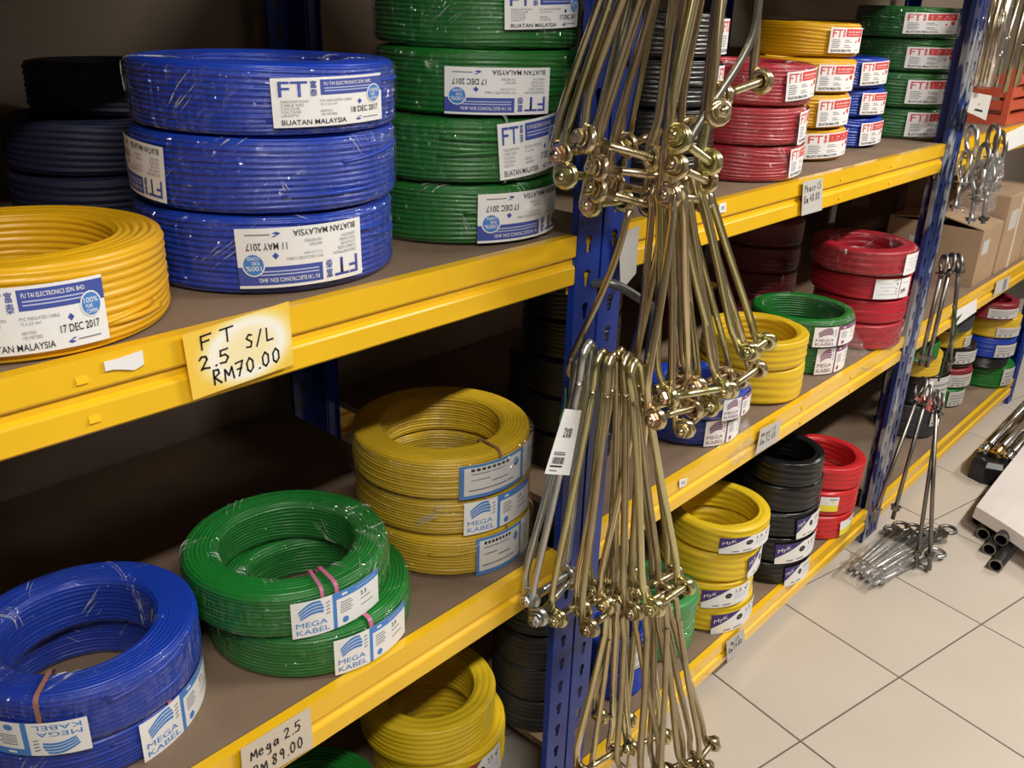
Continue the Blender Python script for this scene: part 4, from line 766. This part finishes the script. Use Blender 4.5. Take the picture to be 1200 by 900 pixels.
for k, (A, B, ro) in enumerate(DATA['E']):
    if k < 3: eye_rod(A, B, ro, 'grey eye rod, %s of the upper trio hanging on the scraped blue post' % ('leftmost','middle','rightmost')[k], 'upper eye rods on the scraped post', M['iron'], k)
    else: eye_rod(A, B, ro, 'grey eye rod, foot %s of the lower four at the scraped post' % ('leftmost','second from left','third from left','rightmost')[k-3], 'lower eye rods by the scraped post', M['iron'], k)
for k, H in enumerate(DATA['H']):
    dx, dy = (rnd.uniform(-.02,.02), rnd.uniform(-.02,.0)); r0 = .036
    A = Vector(H) + Vector((0,0,.03))
    eye_rod(A, A + Vector((dx,dy,-.16)), r0, 'grey eye hook of the bagged cluster on the scraped post', 'bagged eye hooks on the scraped post', M['zinc'] if k % 3 == 0 else M['iron'], k)
def bag(name, c, rx, ry, h, label, m, seed, n=26, lay=None):
    rs = np.random.default_rng(seed); v = []; L = 12; tap = .75
    for j in range(L):
        t = j/(L-1); sc = (.55 + .45*math.sin(min(1,t*1.6+.15)*math.pi*.5))*(1 if t < .9 else 1-.5*(t-.9)/.1)
        for i in range(n):
            q = 2*math.pi*i/n; k = 1 + rs.normal(0,.07); v.append((rx*sc*k*math.cos(q), ry*sc*k*math.sin(q), -h*t))
    f = [(j*n+i, j*n+(i+1)%n, j*n+n+(i+1)%n, j*n+n+i) for j in range(L-1) for i in range(n)] + [tuple((L-1)*n+i for i in range(n))]
    o = obj(name, v, f, m, None, None, True); o.location = c; return tag(o, label, 'bag')
bag('plastic_bag', (2.705,-.10,1.275), .045, .045, .185, 'cloudy plastic bag round the shanks of the eye hooks', M['film_dusty'], 3)
F = Flat(); F.poly([(.3,.2),(.72,.25),(.70,.33),(.34,.3)],'ink',2); F.poly([(.4,.5),(.52,.52),(.5,.56),(.42,.55)],'ink_grey',2)
tag(card('paper_tag', QUAD['puretag'], F, M['paper_grey']), 'pale grey tag on the eye hook cluster at the scraped post', 'tag')
Qr = [np.array(p) for p in QUAD['redtag']]
tag(card('paper_tag', QUAD['redtag'], Flat().poly([(0,.02),(1,.0),(1,.42),(0,.55)],'ink_red',1), M['paper']), 'red and white tag among the lower eye rods', 'tag')
mb = MB()
for k, (a, b) in enumerate((((2.70,-.10,.83),(2.69,-.11,.60)),)): mb.tube(bez([a,(2.705,-.12,.76),(2.69,-.115,.70),b],5), .003, 6)
mb.add([(2.68,-.12,.80),(2.70,-.13,.815),(2.715,-.12,.79),(2.70,-.115,.77)], [(0,1,2,3)]); mb.add([(2.69,-.12,.75),(2.715,-.13,.765),(2.72,-.12,.73),(2.70,-.115,.72)], [(0,1,2,3)])
tag(mb.build('green_cord', M['green_dull']), 'dark green cord tangled on the upper eye rods', 'cord')
# brass rods in clear film, hung above the tag
for k in range(6):
    a = k*1.05; x, y = 2.655+.018*math.cos(a), -.06+.018*math.sin(a)
    tag(MB().tube([(x,y,1.70),(x-.004,y,1.43)], .006, 8).build('metal_rod', M['brass_dark'] if k % 2 else M['chrome']), 'thin metal rod of the film-wrapped bunch above the grey tag', 'rod', 'film-wrapped rods on the scraped post')
bag('film_sleeve', (2.654,-.06,1.70), .040, .036, .275, 'glossy clear film sleeve round the bunch of rods', M['film'], 5)
for k in range(7):
    x = 2.83+.028*k; y = -.05-.014*(k%3)
    tag(MB().tube([(x,y,1.66),(x-.02+.008*k,y,1.42-.015*(k%2))], .0048, 8).build('metal_rod', M['brass_dark']), 'dull brass rod, %s of the loose bunch tied with wire' % (NTH[k] if k < 6 else 'rightmost'), 'rod', 'loose brass rods beyond the scraped post')
tag(MB().tube([(2.81,-.09,1.53),(2.92,-.095,1.535),(3.04,-.07,1.54)], .002, 6).build('tie_wire', M['iron']), 'thin wire tying the loose brass rods', 'tie')
mb = MB().box((2.93,-.085,1.575),(3.20,-.078,1.74)); o = mb.build('sign_plate', M['paper']); tag(o, 'white plate with a screw hole, top right above the brass rods', 'plate')
MB().prism((2.985,-.0865,1.60), (0,1,0), .008, .002, 12).build('screw', M['iron'], o)

# floor bundle of eye bolts in plastic
gx = Vector((2.43,-.085,.0)); dirv = (Vector((2.80,-.135,0))-gx).normalized(); sd = Vector((-dirv.y, dirv.x, 0))
for k in range(9):
    row = k // 5; off = (k % 5 - 2)*.021 + (.010 if row else 0); z = .016 + row*.020
    A = gx + dirv*(.36 + .035*((k*3) % 4)) + sd*(off*1.7 + .008*((k*5)%3-1)) + Vector((0,0,z + .008*(k%3))); B = gx + dirv*.02 + sd*off + Vector((0,0,z))
    eye_rod(A, B, .024, 'grey eye bolt lying in the plastic-wrapped bundle on the floor', 'eye bolts bundled on the floor', M['iron'] if k % 3 else M['zinc'], k)
n = 24; v = []; rs = np.random.default_rng(9); L = 11
for j in range(L):
    t = j/(L-1); c = gx + dirv*(-.03+.24*t)
    for i in range(n):
        q = 2*math.pi*i/n; k = 1+rs.normal(0,.08); kk = (.75+.25*min(1,t*3)); p = c + sd*(.066*k*kk*math.cos(q)) + Vector((0,0,.036+.034*k*kk*math.sin(q))); p.z = max(p.z,.002); v.append(p)
o = obj('plastic_sleeve', v, [(j*n+i, j*n+n+i, j*n+n+(i+1)%n, j*n+(i+1)%n) for j in range(L-1) for i in range(n)], M['film_dusty'], None, None, True); tag(o, 'cloudy plastic sleeve round the floor bundle of eye bolts', 'bag')
o = empty('loose_bolt', (2.655,-.215,.008), 'small rusty bolt on the floor in front of the eye bolt bundle', 'bolt'); MB().tube([(0,0,0),(.012,.05,.012)], .005, 8).build('shank', M['iron'], o); MB().prism((0,0,.004), (.2,.9,.2), .013, .010, 6).build('bolt_head', M['iron'], o)

# ================================================================== far bay: cartons, crate
def carton(x0, y0, z0, x1, y1, z1, label, open_=False):
    e = empty('carton', (x0,y0,z0), label, 'box', 'cartons on the far shelving bay'); W_, D_, H_ = x1-x0, y1-y0, z1-z0; t = .004
    mb = MB()
    if open_:
        mb.box((0,0,0),(W_,t,H_)).box((0,D_-t,0),(W_,D_,H_)).box((0,t,0),(t,D_-t,H_)).box((W_-t,t,0),(W_,D_-t,H_)).box((t,t,0),(W_-t,D_-t,t))
        mb.build('carton_body', M['cardboard'], e)
        v = [(0,0,H_),(W_,0,H_),(W_,D_*.45,H_+.03),(0,D_*.45,H_+.03)]; obj('flap', v+[(a,b,c+.004) for a,b,c in v], [(0,3,2,1),(4,5,6,7),(0,1,5,4),(1,2,6,5),(2,3,7,6),(3,0,4,7)], M['cardboard'], None, e)
        v = [(0,D_,H_),(W_,D_,H_),(W_,D_*.5,H_+.02),(0,D_*.5,H_+.02)]; obj('flap', v+[(a,b,c+.004) for a,b,c in v], [(0,1,2,3),(7,6,5,4),(0,4,5,1),(1,5,6,2),(2,6,7,3),(3,7,4,0)], M['cardboard'], None, e)
    else:
        mb.box((0,0,0),(W_,D_,H_), bev=.003); mb.build('carton_body', M['cardboard'], e)
        MB().box((W_*.46,-.0008,0.002),(W_*.54,-.0001,H_-.002)).build('tape', M['paper_buff'], e)
    MB().box((W_*.12,-.0012,H_*.55),(W_*.42,-.0002,H_*.8)).build('carton_label', M['paper_grey'], e)
    MB().box((-.0012,D_*.45,H_*.5),(-.0002,D_*.75,H_*.72)).build('carton_label', M['paper_grey'], e)
    return e
carton(3.37,.035,Z2,3.60,.36,Z2+.20,'open brown carton with dark side, first one past the scraped post',True)
carton(3.61,.03,Z2,3.93,.40,Z2+.29,'tall closed carton behind the open one, far middle shelf')
carton(3.95,.03,Z2,4.25,.40,Z2+.25,'closed carton at the far end of the middle shelf')
carton(3.80,.50,Z2,4.05,.74,Z2+.26,'carton in the shade at the back of the far middle shelf')
e = empty('plastic_crate', (3.30,.03,Z1), 'red-orange plastic crate on the far upper shelf', 'crate')
MB().box((0,0,0),(.34,.12,.03)).box((0,0,.03),(.02,.02,.16)).box((.32,0,.03),(.34,.02,.16)).box((0,.10,.03),(.02,.12,.16)).box((.32,.10,.03),(.34,.12,.16)).build('crate_frame', M['red_plastic'], e)
for zz in (.045,.085,.125):
    for a, b in (((.02,.002,zz),(.32,.01,zz+.03)),((.002,.02,zz),(.01,.10,zz+.03)),((.33,.02,zz),(.338,.10,zz+.03))): MB().box(a, b).build('slat', M['red_plastic'], e)
carton(2.80,.35,Z1,3.12,.66,Z1+.30,'brown carton at the back of the far upper shelf beside the post')

# ================================================================== pipes and parcel on the floor at the right
e = empty('black_end_box', (3.43,-.155,0), 'black eight-sided plastic end box on the floor', 'box')
v = []; hgt = .085
ring = [(-.03,-.055),(.06,-.075),(.15,-.06),(.17,.0),(.15,.06),(.06,.075),(-.03,.055),(-.05,0)]
for z, s_ in ((0.001,1.0),(hgt*.8,1.0),(hgt,.86)): v += [(.06+(a-.06)*s_, b*s_, z) for a, b in ring]
obj('box_body', v, [tuple(range(7,-1,-1)), tuple(range(16,24))] + [(k*8+i, k*8+(i+1)%8, k*8+8+(i+1)%8, k*8+8+i) for k in range(2) for i in range(8)], M['black_plastic'], None, e)
for k, (y, z, r_) in enumerate(((-.165,.107,.019),(-.120,.103,.015),(-.205,.102,.015))):
    o = empty('chrome_pipe', (3.45,y,z), 'long chrome pipe lying along the aisle, %s of three' % ('the thick middle one','the one nearest the rack','the one farthest from the rack')[k], 'pipe', 'chrome pipes on the floor')
    MB().tube([(0,0,0),(1.9,.02,0)], r_, 16).build('pipe_wall', M['chrome'], o)
    MB().tube([(-.006,0,0),(.05,0,0)], r_*1.25, 16).build('coupling', M['gold'] if k == 0 else M['chrome'], o)
tag(MB().box((5.2,-.30,.001),(5.4,-.05,.087)).build('pipe_rest', M['black_plastic']), 'black block under the far end of the chrome pipes', 'block')
# black tubes under a white sheet
kk = 0
for row, n_, z in ((0,4,.021),(1,3,.058)):
    for i in range(n_):
        y = -.235 - .044*i - (.022 if row else 0); x = 3.06 - .085*i + (.02 if row else 0)
        o = empty('black_tube', (x,y,z), 'black tube, %s in the %s row under the white sheet' % (('nearest the rack','second from the rack','third from the rack','farthest from the rack')[i], ('lower','upper')[row]), 'tube', 'black tubes under the sheet')
        MB().prism((.6,0,0), (1,0,0), .021, 1.2, 18, 0, .016, 0, False).build('tube_wall', M['black_plastic'], o)
        MB().prism((-.001,0,0), (1,0,0), .0215, .006, 18, 0, .0165).build('rim', M['iron'], o); kk += 1
v = []; nx, ny = 12, 6; rs = np.random.default_rng(4)
for j in range(ny+1):
    b = j/ny; q = np.array((3.01,-.232,.088))*(1-b)+np.array((2.86,-.50,.088))*b; q[2] += .004*math.sin(b*4) - .034; q[0] -= .012; v.append(q)
for i in range(nx+1):
    for j in range(ny+1):
        a, b = i/nx, j/ny; q = np.array((3.01,-.232,.088))*(1-a)*(1-b)+np.array((4.1,-.215,.135))*a*(1-b)+np.array((3.95,-.65,.12))*a*b+np.array((2.86,-.50,.088))*(1-a)*b
        q[2] += .004*math.sin(a*9+b*4) + (.02*a*(1-a)); v.append(q)
o = obj('white_sheet', v, [(i*(ny+1)+j, i*(ny+1)+j+1, (i+1)*(ny+1)+j+1, (i+1)*(ny+1)+j) for i in range(nx+1) for j in range(ny)], M['sheet_paper'], None, None, False)
md = o.modifiers.new('thickness','SOLIDIFY'); md.thickness = .003; md.offset = 1
tag(o, 'white paper sheet laid over the black tubes at the right edge', 'sheet')
